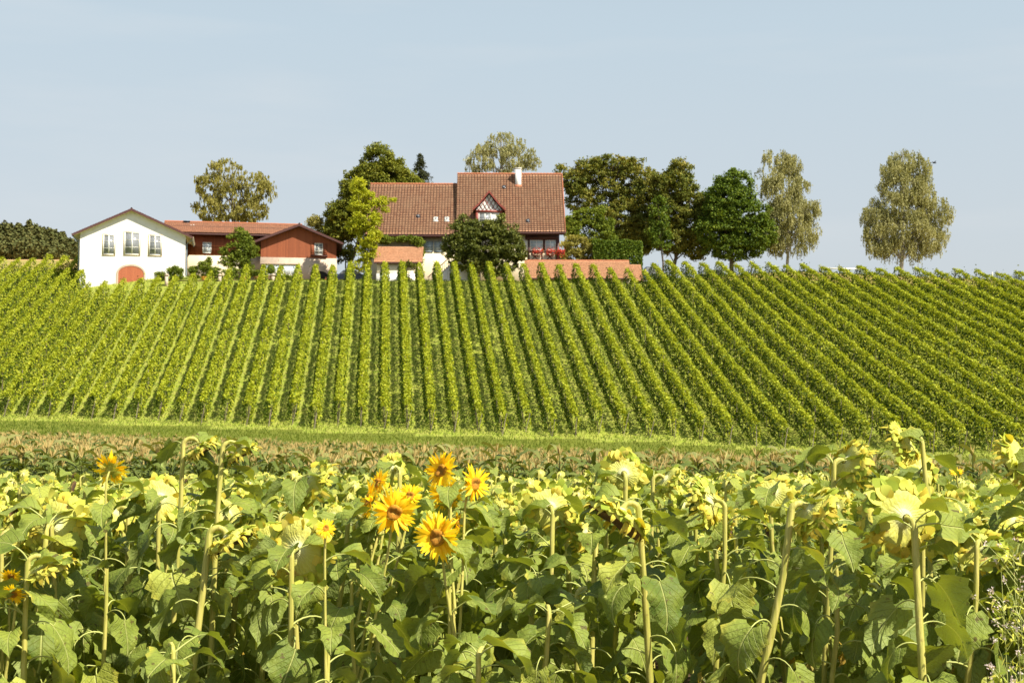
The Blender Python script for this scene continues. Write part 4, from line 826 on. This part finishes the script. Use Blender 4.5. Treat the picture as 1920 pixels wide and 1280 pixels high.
M['petal'] = foliage('sun_petal', [(.86, .52, .010), (.90, .63, .015), (.92, .72, .03)], .33, .55, .1, .2)
M['wilted'] = foliage('wilted_petal', [(.66, .58, .07), (.58, .46, .06), (.76, .70, .16)], .25, .7, .2)
def disc_mat(name, inner, ringc, outer):
    n = N(name); tc_ = n('TexCoord').outputs['Object']; v = n('SeparateXYZ', i0=n('UVMap').outputs[0]).outputs[1]; cell = n('TexVoronoi', Scale=210.); n.t.links.new(tc_, cell.inputs['Vector'])
    c = n.ramp(n.math('ADD', v, n.math('MULTIPLY', n.noise(30., 3, tc_), .12)), [(.1, inner), (.45, ringc), (.95, outer)]); c = n.mix(n.sharp(cell.outputs[0], .2, .6, 0, .6), c, tuple(x * .4 for x in ringc))
    return n.fin(c, .9, bump=cell.outputs[0], bs=-.8, bd=.006)
M['seeds'] = disc_mat('seed_disc', (.15, .085, .045), (.11, .06, .03), (.24, .14, .05)); M['bloomdisc'] = disc_mat('bloom_disc', (.42, .24, .03), (.40, .17, .015), (.72, .34, .02))

def leaf_geom(L=.24, W=.115, pet=.15, p0=40, p1=-20, p2=-75, ns=11, nt_=6, fold=18, pm=1, curl=0.):
    """heart-shaped toothed leaf on an arching petiole; starts at the origin and heads along +x"""
    b = MB(); k = 7 if ns > 6 else 3; ang = np.radians(np.linspace(p0, p1, k)); st = pet / k
    pts = np.concatenate([[[0, 0, 0]], np.cumsum(np.stack([np.cos(ang) * st, 0 * ang, np.sin(ang) * st], 1), 0)])
    b.tube(pts, np.linspace(.0052, .0032, k + 1), 5 if ns > 6 else 3, pm); o = pts[-1]
    s = np.linspace(0, 1, ns + 1); a = np.radians(p1 + (p2 - p1) * s ** .8 - 6); cx = np.concatenate([[0], np.cumsum(np.cos(a[1:]) * L / ns)]); cz = np.concatenate([[0], np.cumsum(np.sin(a[1:]) * L / ns)])
    prof = np.where(s < .28, .52 + .48 * np.sin(s / .28 * math.pi / 2), (1 - ((s - .28) / .72) ** 1.55)) * W; prof[-1] = .002
    ph = rng.uniform(0, 6.28, 3); t = np.linspace(-1, 1, 2 * (nt_ // 2) + 1); V = []; UV = []
    for i in range(ns + 1):
        for tt in t:
            w_ = prof[i] * (1 + (.12 if i % 2 else -.07) * (abs(tt) > .99) * (i > 0)); y = tt * w_; back = -.17 * L * (abs(tt) ** 2) * (1 - s[i]) ** 2.2
            up = abs(y) * math.sin(R(fold)) + .02 * abs(tt) * math.sin(s[i] * 9 + ph[0] + (2 if tt > 0 else 0)) * (abs(tt) > .6) + .006 * math.sin(s[i] * 17 + ph[1]) * abs(tt) - curl * abs(tt) ** 2 * w_
            nx, nz = -math.sin(a[i]), math.cos(a[i]); V.append((o[0] + cx[i] + back * math.cos(a[i]) + nx * up, y * math.cos(R(fold)) + .01 * math.sin(s[i] * 4 + ph[2]), o[2] + cz[i] + back * math.sin(a[i]) + nz * up)); UV.append((.5 + .5 * tt * (w_ / W), s[i]))
    m = len(t); b.add(V, np.array([(i * m + j, (i + 1) * m + j, (i + 1) * m + j + 1, i * m + j + 1) for i in range(ns) for j in range(m - 1)]), 0, UV); return b

def head_parts(Rh=.12, bloom=False, lod=0):
    """flower head; the front faces local +z and the neck ends at the origin. Returns back, bracts, rays, disc"""
    na = (30, 14, 8)[lod]; th = np.linspace(0, 2 * math.pi, na, endpoint=False); ph = rng.uniform(0, 6.28, 4)
    ir = 1 + .05 * np.sin(2 * th + ph[0]) + .03 * np.sin(5 * th + ph[1])
    def lathe(b, prof, mat, rip=0., close=True):
        V = []; UV = []
        for j, (r, z) in enumerate(prof):
            f = min(1, r / Rh); zz = z + rip * f * np.sin(th * (na // 2) * 1.0 + ph[2]) * (1 if j else 0) + .010 * f * np.sin(2 * th + ph[3]) + .006 * f * np.sin(3 * th + ph[0]) + rng.normal(0, .0028, na) * f * (lod == 0)
            rr = r * (1 + (ir - 1) * f); V += list(zip(rr * np.cos(th), rr * np.sin(th), zz)); UV += [(x / 6.2832, j / (len(prof) - 1)) for x in th]
        f = [(j * na + i, j * na + (i + 1) % na, (j + 1) * na + (i + 1) % na, (j + 1) * na + i) for j in range(len(prof) - 1) for i in range(na)]
        b.add(V, np.array(f), mat, UV)
        if close: b.add(V[-na:], [list(range(na))], mat, UV[-na:])
    back = MB(); s = Rh
    if bloom: lathe(back, [(.006, 0), (.4 * s, .006), (.85 * s, .012), (s, .02)], 0, .0, False)
    elif lod == 2: lathe(back, [(.014, 0), (.5 * s, .02), (s, .05)], 0, .0, False)
    else: lathe(back, [(.014, 0), (.028, .012), (.3 * s, .016), (.55 * s, .014), (.78 * s, .022), (.94 * s, .036), (1.0 * s, .05), (.97 * s, .058)], 0, .0035, False)
    disc = MB(); z0 = .02 if bloom else .056
    lathe(disc, [(.97 * s, z0), (.75 * s, z0 + (.012 if bloom else .008)), (.4 * s, z0 + (.010 if bloom else .014)), (.12 * s, z0 + (.002 if bloom else .012))], 0)
    disc.U = [u * (1, -1) + (0, 1) for u in disc.U]
    def strip(b, a, r0, z0_, Ln, Wd, el0, el1, mat, seg, tw=0.):
        """tapered pointed strip leaving radius r0 at angle a; el = elevation above the disc plane, going from el0 to el1 (deg)"""
        e = np.radians(np.linspace(el0, el1, seg)); st = Ln / seg; r = r0 + np.concatenate([[0], np.cumsum(np.cos(e) * st)]); z = z0_ + np.concatenate([[0], np.cumsum(np.sin(e) * st)])
        q = np.linspace(0, 1, seg + 1); wv = Wd * .5 * (np.sin(np.clip(q * .86 + .14, 0, 1) * math.pi) ** .7) ; wv[0] = Wd * .3; wv[-1] = .0006
        d = np.array([math.cos(a), math.sin(a), 0]); sd = np.array([-math.sin(a), math.cos(a), tw]); p = d * r[:, None] + np.stack([0 * r, 0 * r, z], 1)
        V = np.concatenate([p + sd * wv[:, None], p - sd * wv[:, None]]); k = seg + 1; b.add(V, np.array([(j, j + 1, k + j + 1, k + j) for j in range(seg)]), mat)
    br = MB(); rays = MB(); seg = (4, 2, 1)[lod]
    if bloom:
        for i in range((18, 10, 6)[lod]): strip(br, i * 6.283 / (18, 10, 6)[lod] + rng.normal(0, .1), s * .8, .004, rng.uniform(.03, .05), .016, -15, 20, 0, max(2, seg - 1), rng.normal(0, .3))
        for ring, n in enumerate(((24, 22), (16, 12), (12, 0))[lod]):
            for i in range(n): strip(rays, (i + ring * .5) * 6.283 / n + rng.normal(0, .07), s * .88, .016 + ring * .005, rng.uniform(.06, .095) * (1 - .12 * ring), rng.uniform(.013, .019), rng.uniform(-15, 30), rng.uniform(-40, 50), 0, seg, rng.normal(0, .35))
    else:
        for ring, n in enumerate(((24, 22), (15, 12), (9, 0))[lod]):
            for i in range(n): strip(br, (i + ring * .5) * 6.283 / n + rng.normal(0, .08), s * (.9 - .1 * ring), .03 - .012 * ring, rng.uniform(.028, .055), rng.uniform(.03, .046), rng.uniform(-20, 50), rng.uniform(-60, 140), 0, seg, rng.normal(0, .35))
        for i in range((16, 6, 0)[lod]): strip(rays, rng.uniform(0, 6.28), s * rng.uniform(.55, .85), .022, rng.uniform(.035, .06), rng.uniform(.03, .045), rng.uniform(-40, -5), rng.uniform(20, 90), 0, max(2, seg), rng.normal(0, .5))
        for i in range((34, 14, 6)[lod]): strip(rays, rng.uniform(0, 6.28), s * .96, .05, rng.uniform(.03, .06), .014, rng.uniform(10, 70), rng.uniform(60, 130), 0, max(1, seg - 1), rng.normal(0, .4))
    return back, br, rays, disc

def stalk_curve(h, lean, yaw, th, r=.038):
    """points of a stalk that rises to h and hooks over by th degrees towards yaw; end point and end direction"""
    d = np.array([math.cos(yaw), math.sin(yaw), 0.]); lx = np.array([lean[0], lean[1], 0.]); z = np.linspace(0, 1, 7)
    w1, w2 = rng.normal(0, .025, 2); pts = [np.array([lx[0] * t ** 1.3 + w1 * math.sin(t * 5), lx[1] * t ** 1.3 + w2 * math.sin(t * 4), h * t]) for t in z]
    top = pts[-1]; T = R(th); n = max(3, int(th / 16)); e = [top + d * r * (1 - math.cos(q)) * 1.1 + np.array([0, 0, r * math.sin(q)]) for q in np.linspace(0, T, n + 1)[1:]]
    t = d * math.sin(T) + np.array([0, 0, math.cos(T)]); end = e[-1] + t * .012; return np.array(pts + e), end, t
def look_mat(o, d, roll=0.): return Matrix.Translation([float(x) for x in o]) @ Vector([float(x) for x in d]).to_track_quat('Z', 'Y').to_matrix().to_4x4() @ Matrix.Rotation(roll, 4, 'Z')

LEAFV = [leaf_geom(L=rng.uniform(.21, .30), W=rng.uniform(.095, .145), pet=rng.uniform(.14, .25), p0=rng.uniform(30, 60), p1=rng.uniform(-65, -15), p2=rng.uniform(-115, -60), fold=rng.uniform(-4, 24), curl=rng.uniform(-.1, .35)) for _ in range(12)]
LEAFM = [v.mesh('leaf', [M['sleaf'], M['petiole']], True) for v in LEAFV]
DRYM = [leaf_geom(L=.17, W=.06, pet=.09, p0=10, p1=-60, p2=-120, fold=50, curl=.6).mesh('leaf', [M['sdry'], M['petiole']], True) for _ in range(3)]
LEAFU = [leaf_geom(L=rng.uniform(.18, .25), W=rng.uniform(.075, .11), pet=rng.uniform(.07, .13), p0=rng.uniform(35, 65), p1=rng.uniform(-25, 25), p2=rng.uniform(-85, -20), fold=rng.uniform(5, 28)) for _ in range(6)]
LEAFUM = [v.mesh('leaf', [M['sleaf'], M['petiole']], True) for v in LEAFU]
LEAFL = [leaf_geom(L=.26, W=.12, pet=.11, p0=35, p1=rng.uniform(-25, 10), p2=rng.uniform(-80, -35), ns=5, nt_=2, fold=14) for _ in range(8)]
LEAFLL = [leaf_geom(L=.27, W=.125, pet=.11, p0=35, p1=rng.uniform(-25, 10), p2=rng.uniform(-70, -20), ns=3, nt_=2, fold=14) for _ in range(8)]
def head_set(Rh, bloom, lod=0):
    bk, br, ry, dc = head_parts(Rh, bloom, lod)
    if not bloom: br.merge(ry, None, [1])
    return (bk.mesh('head_back', [M['headback'] if not bloom else M['bract']], True), br.mesh('bracts', [M['bract'], M['wilted']]), ry.mesh('rays', [M['petal'] if bloom else M['wilted']]), dc.mesh('disc', [M['bloomdisc'] if bloom else M['seeds']], True))
HEADS = [head_set(rng.uniform(.095, .12), False) for _ in range(7)]; BLOOMS = [head_set(.038, True) for _ in range(6)]

def add_head(root, end, d, sc=1.0, bloom=False, name='flower_head', roll=None, label=None):
    hs_ = (BLOOMS if bloom else HEADS)[rng.integers(0, 6 if bloom else 7)]; h = link(name, hs_[0], root, mat=look_mat(end, d, rng.uniform(0, 6.28) if roll is None else roll) @ Matrix.Scale(sc, 4), label=label)
    link('bracts', hs_[1], h); (link('petals', hs_[2], h) if bloom else None); link('seed_disc', hs_[3], h); return h

def leaves_on(root, pts, h, n, z0=.16, up=.985, sc=1., seed_yaw=None, dry=.12, neck=4, away=False):
    az = rng.uniform(0, 6.28) if seed_yaw is None else seed_yaw
    for i in range(neck):                # the crown of smaller leaves around the neck
        p = pts[rng.integers(5, min(len(pts) - 1, 8))]; s = sc * rng.uniform(.75, 1.15)
        link('leaf', LEAFUM[rng.integers(0, 6)], root, mat=Matrix.Translation([float(x) for x in p]) @ Matrix.Rotation(az + 1 + i * 1.3 + rng.normal(0, .3), 4, 'Z') @ Matrix.Rotation(rng.normal(0, .3), 4, 'X') @ Matrix.Rotation(rng.normal(-.05, .25), 4, 'Y') @ Matrix.Scale(s, 4))
    zs = pts[:, 2]
    for i in range(n):
        t = z0 + (up - z0) * i / max(1, n - 1); z = h * t; k = np.searchsorted(zs[:7], z); k = min(max(k, 1), 6); q = (z - zs[k - 1]) / (zs[k] - zs[k - 1] + 1e-6); p = pts[k - 1] + (pts[k] - pts[k - 1]) * q
        a = az + i * 2.4 + rng.normal(0, .35); top = t > .86; r = rng.random()
        if away and t > .8: a = math.pi / 2 + math.copysign(rng.uniform(.9, 1.9), rng.normal())
        me = DRYM[rng.integers(0, 3)] if (r < dry and t < .55) else LEAFUM[rng.integers(0, 6)] if top else LEAFM[rng.integers(0, 12)]
        s = sc * rng.uniform(.85, 1.12) * (1.0 if t < .8 else .85)
        a_ = link('leaf', me, root, mat=Matrix.Translation([float(x) for x in p]) @ Matrix.Rotation(a, 4, 'Z') @ Matrix.Rotation(rng.normal(0, .28), 4, 'X') @ Matrix.Rotation(rng.normal(0, .22), 4, 'Y') @ Matrix.Scale(s, 4))

SUNG = 'ripe sunflowers hanging their heads in the crowded field'
used_xy = []; heroes = []
def ripe(px, py, Y, yaw, th, sc_, label, lean=(0, 0), nl=17, sr=.013, root_dx=None, up=.99):
    """one ripe sunflower whose head centre shows at photo pixel (px, py) from the camera"""
    sc = sc_ * 1.22; yw = R(yaw); st = rng.bit_generator.state; pts, end, d = stalk_curve(1.5, lean, yw, th); hc = P(px, py, Y); c = end + d * .03 * sc; h = 1.5 + hc[2] - c[2]
    rng.bit_generator.state = st; pts, end, d = stalk_curve(h, lean, yw, th); c = end + d * .03 * sc; base = (hc[0] - c[0], Y - c[1], 0.0)
    root = thing('sunflower', base, label=label, cat='sunflower', group=SUNG); used_xy.append(base[:2])
    b = MB(); n = len(pts); rad = np.concatenate([np.linspace(sr * 1.25, sr, 7), np.linspace(sr, sr * .85, n - 7)]); b.tube(np.vstack([pts, end]), np.append(rad * (1 + .06 * np.sin(np.arange(n) * 2.3)), sr * 1.15), 9); b.build('stalk', M['stalk'], root, True)
    add_head(root, end, d, sc); leaves_on(root, pts, h, nl, up=up, neck=2, away=True); heroes.append((px, Y)); return root

ripe(105, 985, 7.4, 80, 100, 1.12, 'ripe sunflower with the big pale yellow head back near the field\'s left edge', (.02, 0), 17)
ripe(30, 1000, 7.9, 60, 110, .9, 'ripe sunflower half out of frame left of the big pale head', (0, 0))
ripe(560, 1030, 7.1, 78, 96, 1.1, 'ripe sunflower with a broad ruffled yellow back, left below the bright blooms', (0, .02), 17)
ripe(1030, 952, 8.2, 100, 96, 1.02, 'ripe sunflower with a round ridged yellow back right of the bright blooms', (.02, 0), 17)
ripe(1168, 888, 8.3, 95, 92, 1.02, 'ripe sunflower whose yellow back stands tallest in the centre right', (0, 0), 17)
ripe(1160, 965, 7.2, 192, 146, 1.08, 'ripe sunflower tipping its dark seed face down leftward on a thick orange stalk', (-.10, 0), 17, .016)
ripe(1328, 942, 8.0, 150, 105, .98, 'ripe sunflower bent over like a cane left of its tall straight stalk', (0, 0), 17)
ripe(1592, 868, 7.9, 25, 112, 1.0, 'tall ripe sunflower showing a dark brown seed face beneath yellow bracts', (.06, 0), 17)
ripe(1695, 826, 8.0, 150, 122, .85, 'tallest ripe sunflower reaching up in front of the vine ends on the right', (-.10, 0), 17)
ripe(1522, 958, 6.9, 12, 128, 1.0, 'ripe sunflower on a thick pale leaning stalk, hooked over to the right', (.16, 0), 17, .0175)
ripe(1688, 972, 6.8, 112, 92, 1.35, 'ripe sunflower with the largest cream head back in the right foreground', (0, .02), 17, .017)
ripe(1745, 985, 7.3, 50, 104, 1.0, 'ripe sunflower pressed behind the largest cream head', (0, 0))
ripe(1795, 962, 8.1, 80, 95, .92, 'ripe sunflower with a fan-ridged green-yellow back right of the largest head', (0, 0))
ripe(1840, 1028, 7.2, 60, 135, .8, 'ripe sunflower with a small arched head low near the right edge', (.04, 0))
ripe(1722, 890, 8.8, 110, 100, 1.0, 'ripe sunflower with a yellow back between the tallest one and the largest head', (0, 0))
ripe(378, 838, 7.6, 10, 148, .62, 'tall thin sunflower with a small nodding head, first of a pair at left', (.05, 0), 17, .012)
ripe(452, 846, 7.5, 15, 150, .62, 'tall thin sunflower leaning rightward with a small nodding head beside its twin', (.12, 0), 17, .013)
ripe(430, 1010, 7.2, 5, 150, .85, 'ripe sunflower with an arched neck over a drooping face below the tall pair', (.12, 0), 17, .017)
ripe(585, 905, 7.9, 30, 118, .95, 'ripe sunflower behind the left blooms with its head turned right', (.06, 0), 17)
ripe(738, 880, 8.6, 120, 100, .7, 'pale green sunflower head standing behind the bright blooms', (0, 0), 17)
ripe(1912, 862, 7.4, 140, 120, .95, 'tall ripe sunflower cut by the frame at the right edge', (0, 0), 17)
ripe(92, 1062, 6.9, 20, 150, .75, 'ripe sunflower with a small dark nodding head just right of the orange buds', (.03, 0), 17)
ripe(300, 935, 8.6, 100, 105, .95, 'ripe sunflower with a yellow back left of the tall thin pair', (0, 0))
ripe(1450, 925, 8.9, 70, 118, .9, 'ripe sunflower right of the cane-shaped one, half behind leaves', (0, 0))
ripe(1250, 900, 9.5, 20, 130, .8, 'ripe sunflower hooked rightward behind the tallest yellow back', (.04, 0))
ripe(215, 960, 9.2, 160, 125, .9, 'ripe sunflower with a bent neck right of the big pale head back', (0, 0))

def bloom_plant(base_px, Y, h, label, blooms, nl=18, cat='sunflower'):
    """a branching sunflower; blooms = (px, py, dY, facing azimuth deg (270 = at the camera), tilt deg up, scale)"""
    bx = P(base_px, 640, Y)[0]; root = thing('flowering_sunflower', (bx, Y, 0), label=label, cat=cat); used_xy.append((bx, Y))
    pts, end, d = stalk_curve(h, (0, 0), 0, 10); b = MB(); b.tube(pts[:7], np.linspace(.017, .009, 7), 8); b.build('stalk', M['stalk'], root, True)
    for px, py, dY, az, el, sc in blooms:
        c = P(px, py, Y + dY) - (bx, Y, 0); a, e = R(az), R(el); d = np.array([math.cos(a) * math.cos(e), math.sin(a) * math.cos(e), math.sin(e)])
        z0 = min(h * rng.uniform(.6, .95), c[2] - .15); p0 = np.array([0, 0, z0]); c1 = c - d * .02; nb = 7; q = np.linspace(0, 1, nb)[:, None]
        ctrl = np.array([c1[0] * .75, c1[1] * .75, z0 + (c1[2] - z0) * .55]) ; ctrl2 = c1 - d * .10
        crv = (1 - q) ** 3 * p0 + 3 * (1 - q) ** 2 * q * ctrl + 3 * (1 - q) * q ** 2 * ctrl2 + q ** 3 * c1
        b = MB(); b.tube(crv, np.linspace(.008, .0055, nb), 7); br = b.build('branch', M['stalk'], root, True)
        add_head(root, c1, d, sc * .9, True)
        for t in (.35, .6, .8):
            p = crv[int(t * (nb - 1))]; link('leaf', LEAFUM[rng.integers(0, 6)], br, mat=Matrix.Translation([float(x) for x in p]) @ Matrix.Rotation(rng.uniform(0, 6.28), 4, 'Z') @ Matrix.Scale(rng.uniform(.6, .9), 4))
    leaves_on(root, pts, h, nl, up=.95, sc=.95, neck=2)
bloom_plant(855, 6.9, 1.38, 'branching sunflower carrying the lower right bright yellow blooms', [(820, 1007, -.12, 262, 2, 1.22), (827, 882, .1, 235, 12, 1.0), (836, 924, .2, 262, -12, .95), (892, 906, .15, 318, 5, .98), (860, 982, .2, 350, -5, .7)], 20)
bloom_plant(672, 7.0, 1.40, 'branching sunflower carrying the left group of bright yellow blooms', [(739, 960, -.1, 275, -2, 1.18), (692, 938, .1, 195, 12, 1.1), (707, 905, .2, 210, 20, .8), (768, 928, .3, 265, 25, .72), (712, 925, .25, 150, 15, .8)], 20)
bloom_plant(205, 7.4, 1.45, 'thin sunflower turning the back of one yellow bloom to the viewer', [(208, 878, 0, 82, 30, .95)], 13)
bloom_plant(22, 6.9, 1.15, 'low sunflower with two orange half-open blooms at the left edge', [(20, 1083, 0, 285, -40, .55), (24, 1115, -.1, 265, -35, .6)], 12)
bloom_plant(618, 6.7, 1.1, 'slender side sunflower with one small yellow bud above the leaves', [(612, 988, 0, 285, 30, .5)], 9)
bloom_plant(1860, 9.6, 1.4, 'sunflower with a single small yellow bloom low by the right edge', [(1794, 882, 0, 265, 60, .5)], 10)

# crowd: near plants with every part, then joined copies, then the distant mass
def crowd_spots(y0, y1, dy, dx, jx=.11, jy=.10, wide=.385):
    out_ = []; y = y0
    while y < y1:
        n = int(2 * wide * y / dx) + 2; off = rng.uniform(0, dx)
        for i in range(n):
            x = -wide * y + off + i * dx + rng.normal(0, jx * dx / .33); yy = y + rng.normal(0, jy)
            if abs(x) < wide * y + .25: out_.append((x, yy))
        y += dy
    return out_
near = [p for p in crowd_spots(6.35, 9.6, .60, .40) if min((p[0] - q[0]) ** 2 + (p[1] - q[1]) ** 2 for q in used_xy) > .17 ** 2]
GL = 'ripe sunflower with a drooping yellow-green head among the crowded plants nearest the viewer'
for i, (x, y) in enumerate(near):
    h = rng.uniform(1.46, 1.66) - .08 * (y < 6.9); ppx = 960 + F * x / y; dd = min([abs(ppx - p_) for p_, Y_ in heroes + [(850, 6.8), (720, 6.9)] if y < Y_ - .1] + [999]); blk = dd < 70
    if dd < 32: continue
    if blk: h -= .26
    yw = R(rng.normal(85, 42)); th = rng.uniform(88, 125); sc = rng.uniform(.6, 1.0)
    pts, end, d = stalk_curve(h, rng.normal(0, .06, 2), yw, th); root = thing('sunflower', (x, y, 0), label=GL if not blk else 'leafy sunflower with its top lost among the leaves of the front rows', cat='sunflower', group=SUNG if not blk else 'leafy sunflowers in the front rows')
    sr = rng.uniform(.011, .016); b = MB(); b.tube(np.vstack([pts, end]), np.append(np.linspace(sr * 1.25, sr * .85, len(pts)), sr * .9), 7); b.build('stalk', M['stalk'], root, True)
    add_head(root, end, d, sc) if not blk else None; leaves_on(root, pts, h, 18 if y < 8 else 16, z0=.2, up=1.0)

def whole_plant(lod, nl):
    h = rng.uniform(1.45, 1.6); yw = R(rng.normal(80, 42)); pts, end, d = stalk_curve(h, rng.normal(0, .05, 2), yw, rng.uniform(90, 135)); st = MB(); st.tube(np.vstack([pts[::2], end]) if lod == 2 else np.vstack([pts, end]), .014, 4 if lod == 2 else 6)
    lv = MB(); az = rng.uniform(0, 6.28)
    for i in range(nl):
        t = min(1.03, .42 + .70 * i / nl); p = pts[min(6, int(t * 6))] * (1, 1, 0) + (0, 0, h * t); mt = Matrix.Translation([float(q) for q in p]) @ Matrix.Rotation(az + i * 2.4 + rng.normal(0, .3), 4, 'Z') @ Matrix.Rotation(rng.normal(0, .2), 4, 'X') @ Matrix.Scale(rng.uniform(.7, 1.05) * (1 if t < .85 else .75), 4)
        lv.merge((LEAFLL if lod == 2 else LEAFL)[rng.integers(0, 8)], mt)
    bl = rng.random() < .03; bk, br, ry, dc = head_parts(.115 if not bl else .034, bl, lod); mt = look_mat(end, d) @ Matrix.Scale(rng.uniform(.5, .95), 4)
    hd = MB(); hd.merge(bk, mt, [2 * (not bl) + 3 * bl]); hd.merge(br, mt, [3]); hd.merge(ry, mt, [4 + bl]); hd.merge(dc, mt, [6]); return st, lv, hd
HM = [M['stalk'], M['sleaf'], M['headback'], M['bract'], M['wilted'], M['petal'], M['seeds']]
def crowd_mid():
    sets = []
    for _ in range(16):
        st, lv, hd = whole_plant(1, 15); sets.append((st.mesh('stalk', M['stalk'], True), lv.mesh('leaves', [M['sleaf'], M['petiole']], True), hd.mesh('flower_head', HM)))
    n_have = sum(1 for o in scene.objects if o.parent is None and o.get('category') == 'sunflower')
    spots = crowd_spots(9.7, 22, .62, .40)[:max(0, 300 - n_have)]
    for i, (x, y) in enumerate(spots):
        s = sets[i % 16]; root = thing('sunflower', (x, y, 0), rng.normal(0, .3), label='ripe sunflower with a bowed head in the crowded middle rows of the field', cat='sunflower', group='ripe sunflowers in the middle rows'); k = rng.uniform(.90, 1.03); root.scale = (k, k, k)
        link('stalk', s[0], root); link('leaves', s[1], root); link('flower_head', s[2], root)
    return max(p[1] for p in spots)
ylast = crowd_mid()
def crowd_far(y0):
    sets = []
    for _ in range(24):
        st, lv, hd = whole_plant(2, 13); b = MB(); b.merge(st, None, [0]); b.merge(lv, None, [1, 0]); b.merge(hd); sets.append(b)
    b = MB()
    for i, (x, y) in enumerate(crowd_spots(y0 + .3, 22.5, .60, .36)):
        b.merge(sets[i % 24], Matrix.Translation((x, y, tz(x, y))) @ Matrix.Rotation(rng.normal(0, .35), 4, 'Z') @ Matrix.Scale(rng.uniform(.84, 1.0), 4))
    b.build('sunflower_field', HM, kind='stuff', label='mass of ripe sunflowers filling the back of the field up to the corn', cat='sunflowers')
crowd_far(ylast)

# weeds standing among the sunflowers
def weed(px, Y, h, label):
    x = P(px, 640, Y)[0]; root = thing('flowering_weed', (x, Y, 0), label=label, cat='weed'); b = MB(); fl = []; lf = []
    b.tube([(0, 0, 0), (.02, 0, h * .5), (0, .02, h)], [.004, .003, .0015], 5)
    for i in range(26):
        z = h * rng.uniform(.45, 1); a = rng.uniform(0, 6.28); L = rng.uniform(.06, .22); e = np.array([math.cos(a) * L * .6, math.sin(a) * L * .6, z + L * .8]); b.tube([(0.01, 0, z), (e + (0.01, 0, z)) / 2 + (0, 0, .01), e], [.0018, .0014, .001], 4); fl.append(e)
        lf.append(e * (.5, .5, 1) - (0, 0, L * .35))
    b.build('stems', M['petiole'], root); fl = np.array(fl); C = np.repeat(fl, 9, 0) + rng.normal(0, .008, (len(fl) * 9, 3)); V, f = kites(C, rvec(len(C)), rvec(len(C)), .014, .008); b = MB(); b.add(V, f); b.build('blossoms', M['weedbloom'], root)
    C = np.repeat(np.array(lf), 4, 0) + rng.normal(0, .02, (len(lf) * 4, 3)); V, f = kites(C, rvec(len(C)), rvec(len(C)), .05, .012); b = MB(); b.add(V, f); b.build('leaves', M['bract'], root)
M['weedbloom'] = foliage('weed_blossom', [(.7, .66, .6), (.62, .48, .45), (.75, .72, .62)], .2)
weed(1893, 6.3, 1.62, 'thin branching weed with pale pink blossoms near the right edge'); weed(1870, 6.6, 1.5, 'second thin weed with tiny pale blossoms left of the pink one'); weed(1905, 6.0, 1.35, 'low wiry weed with whitish blossoms at the right border')
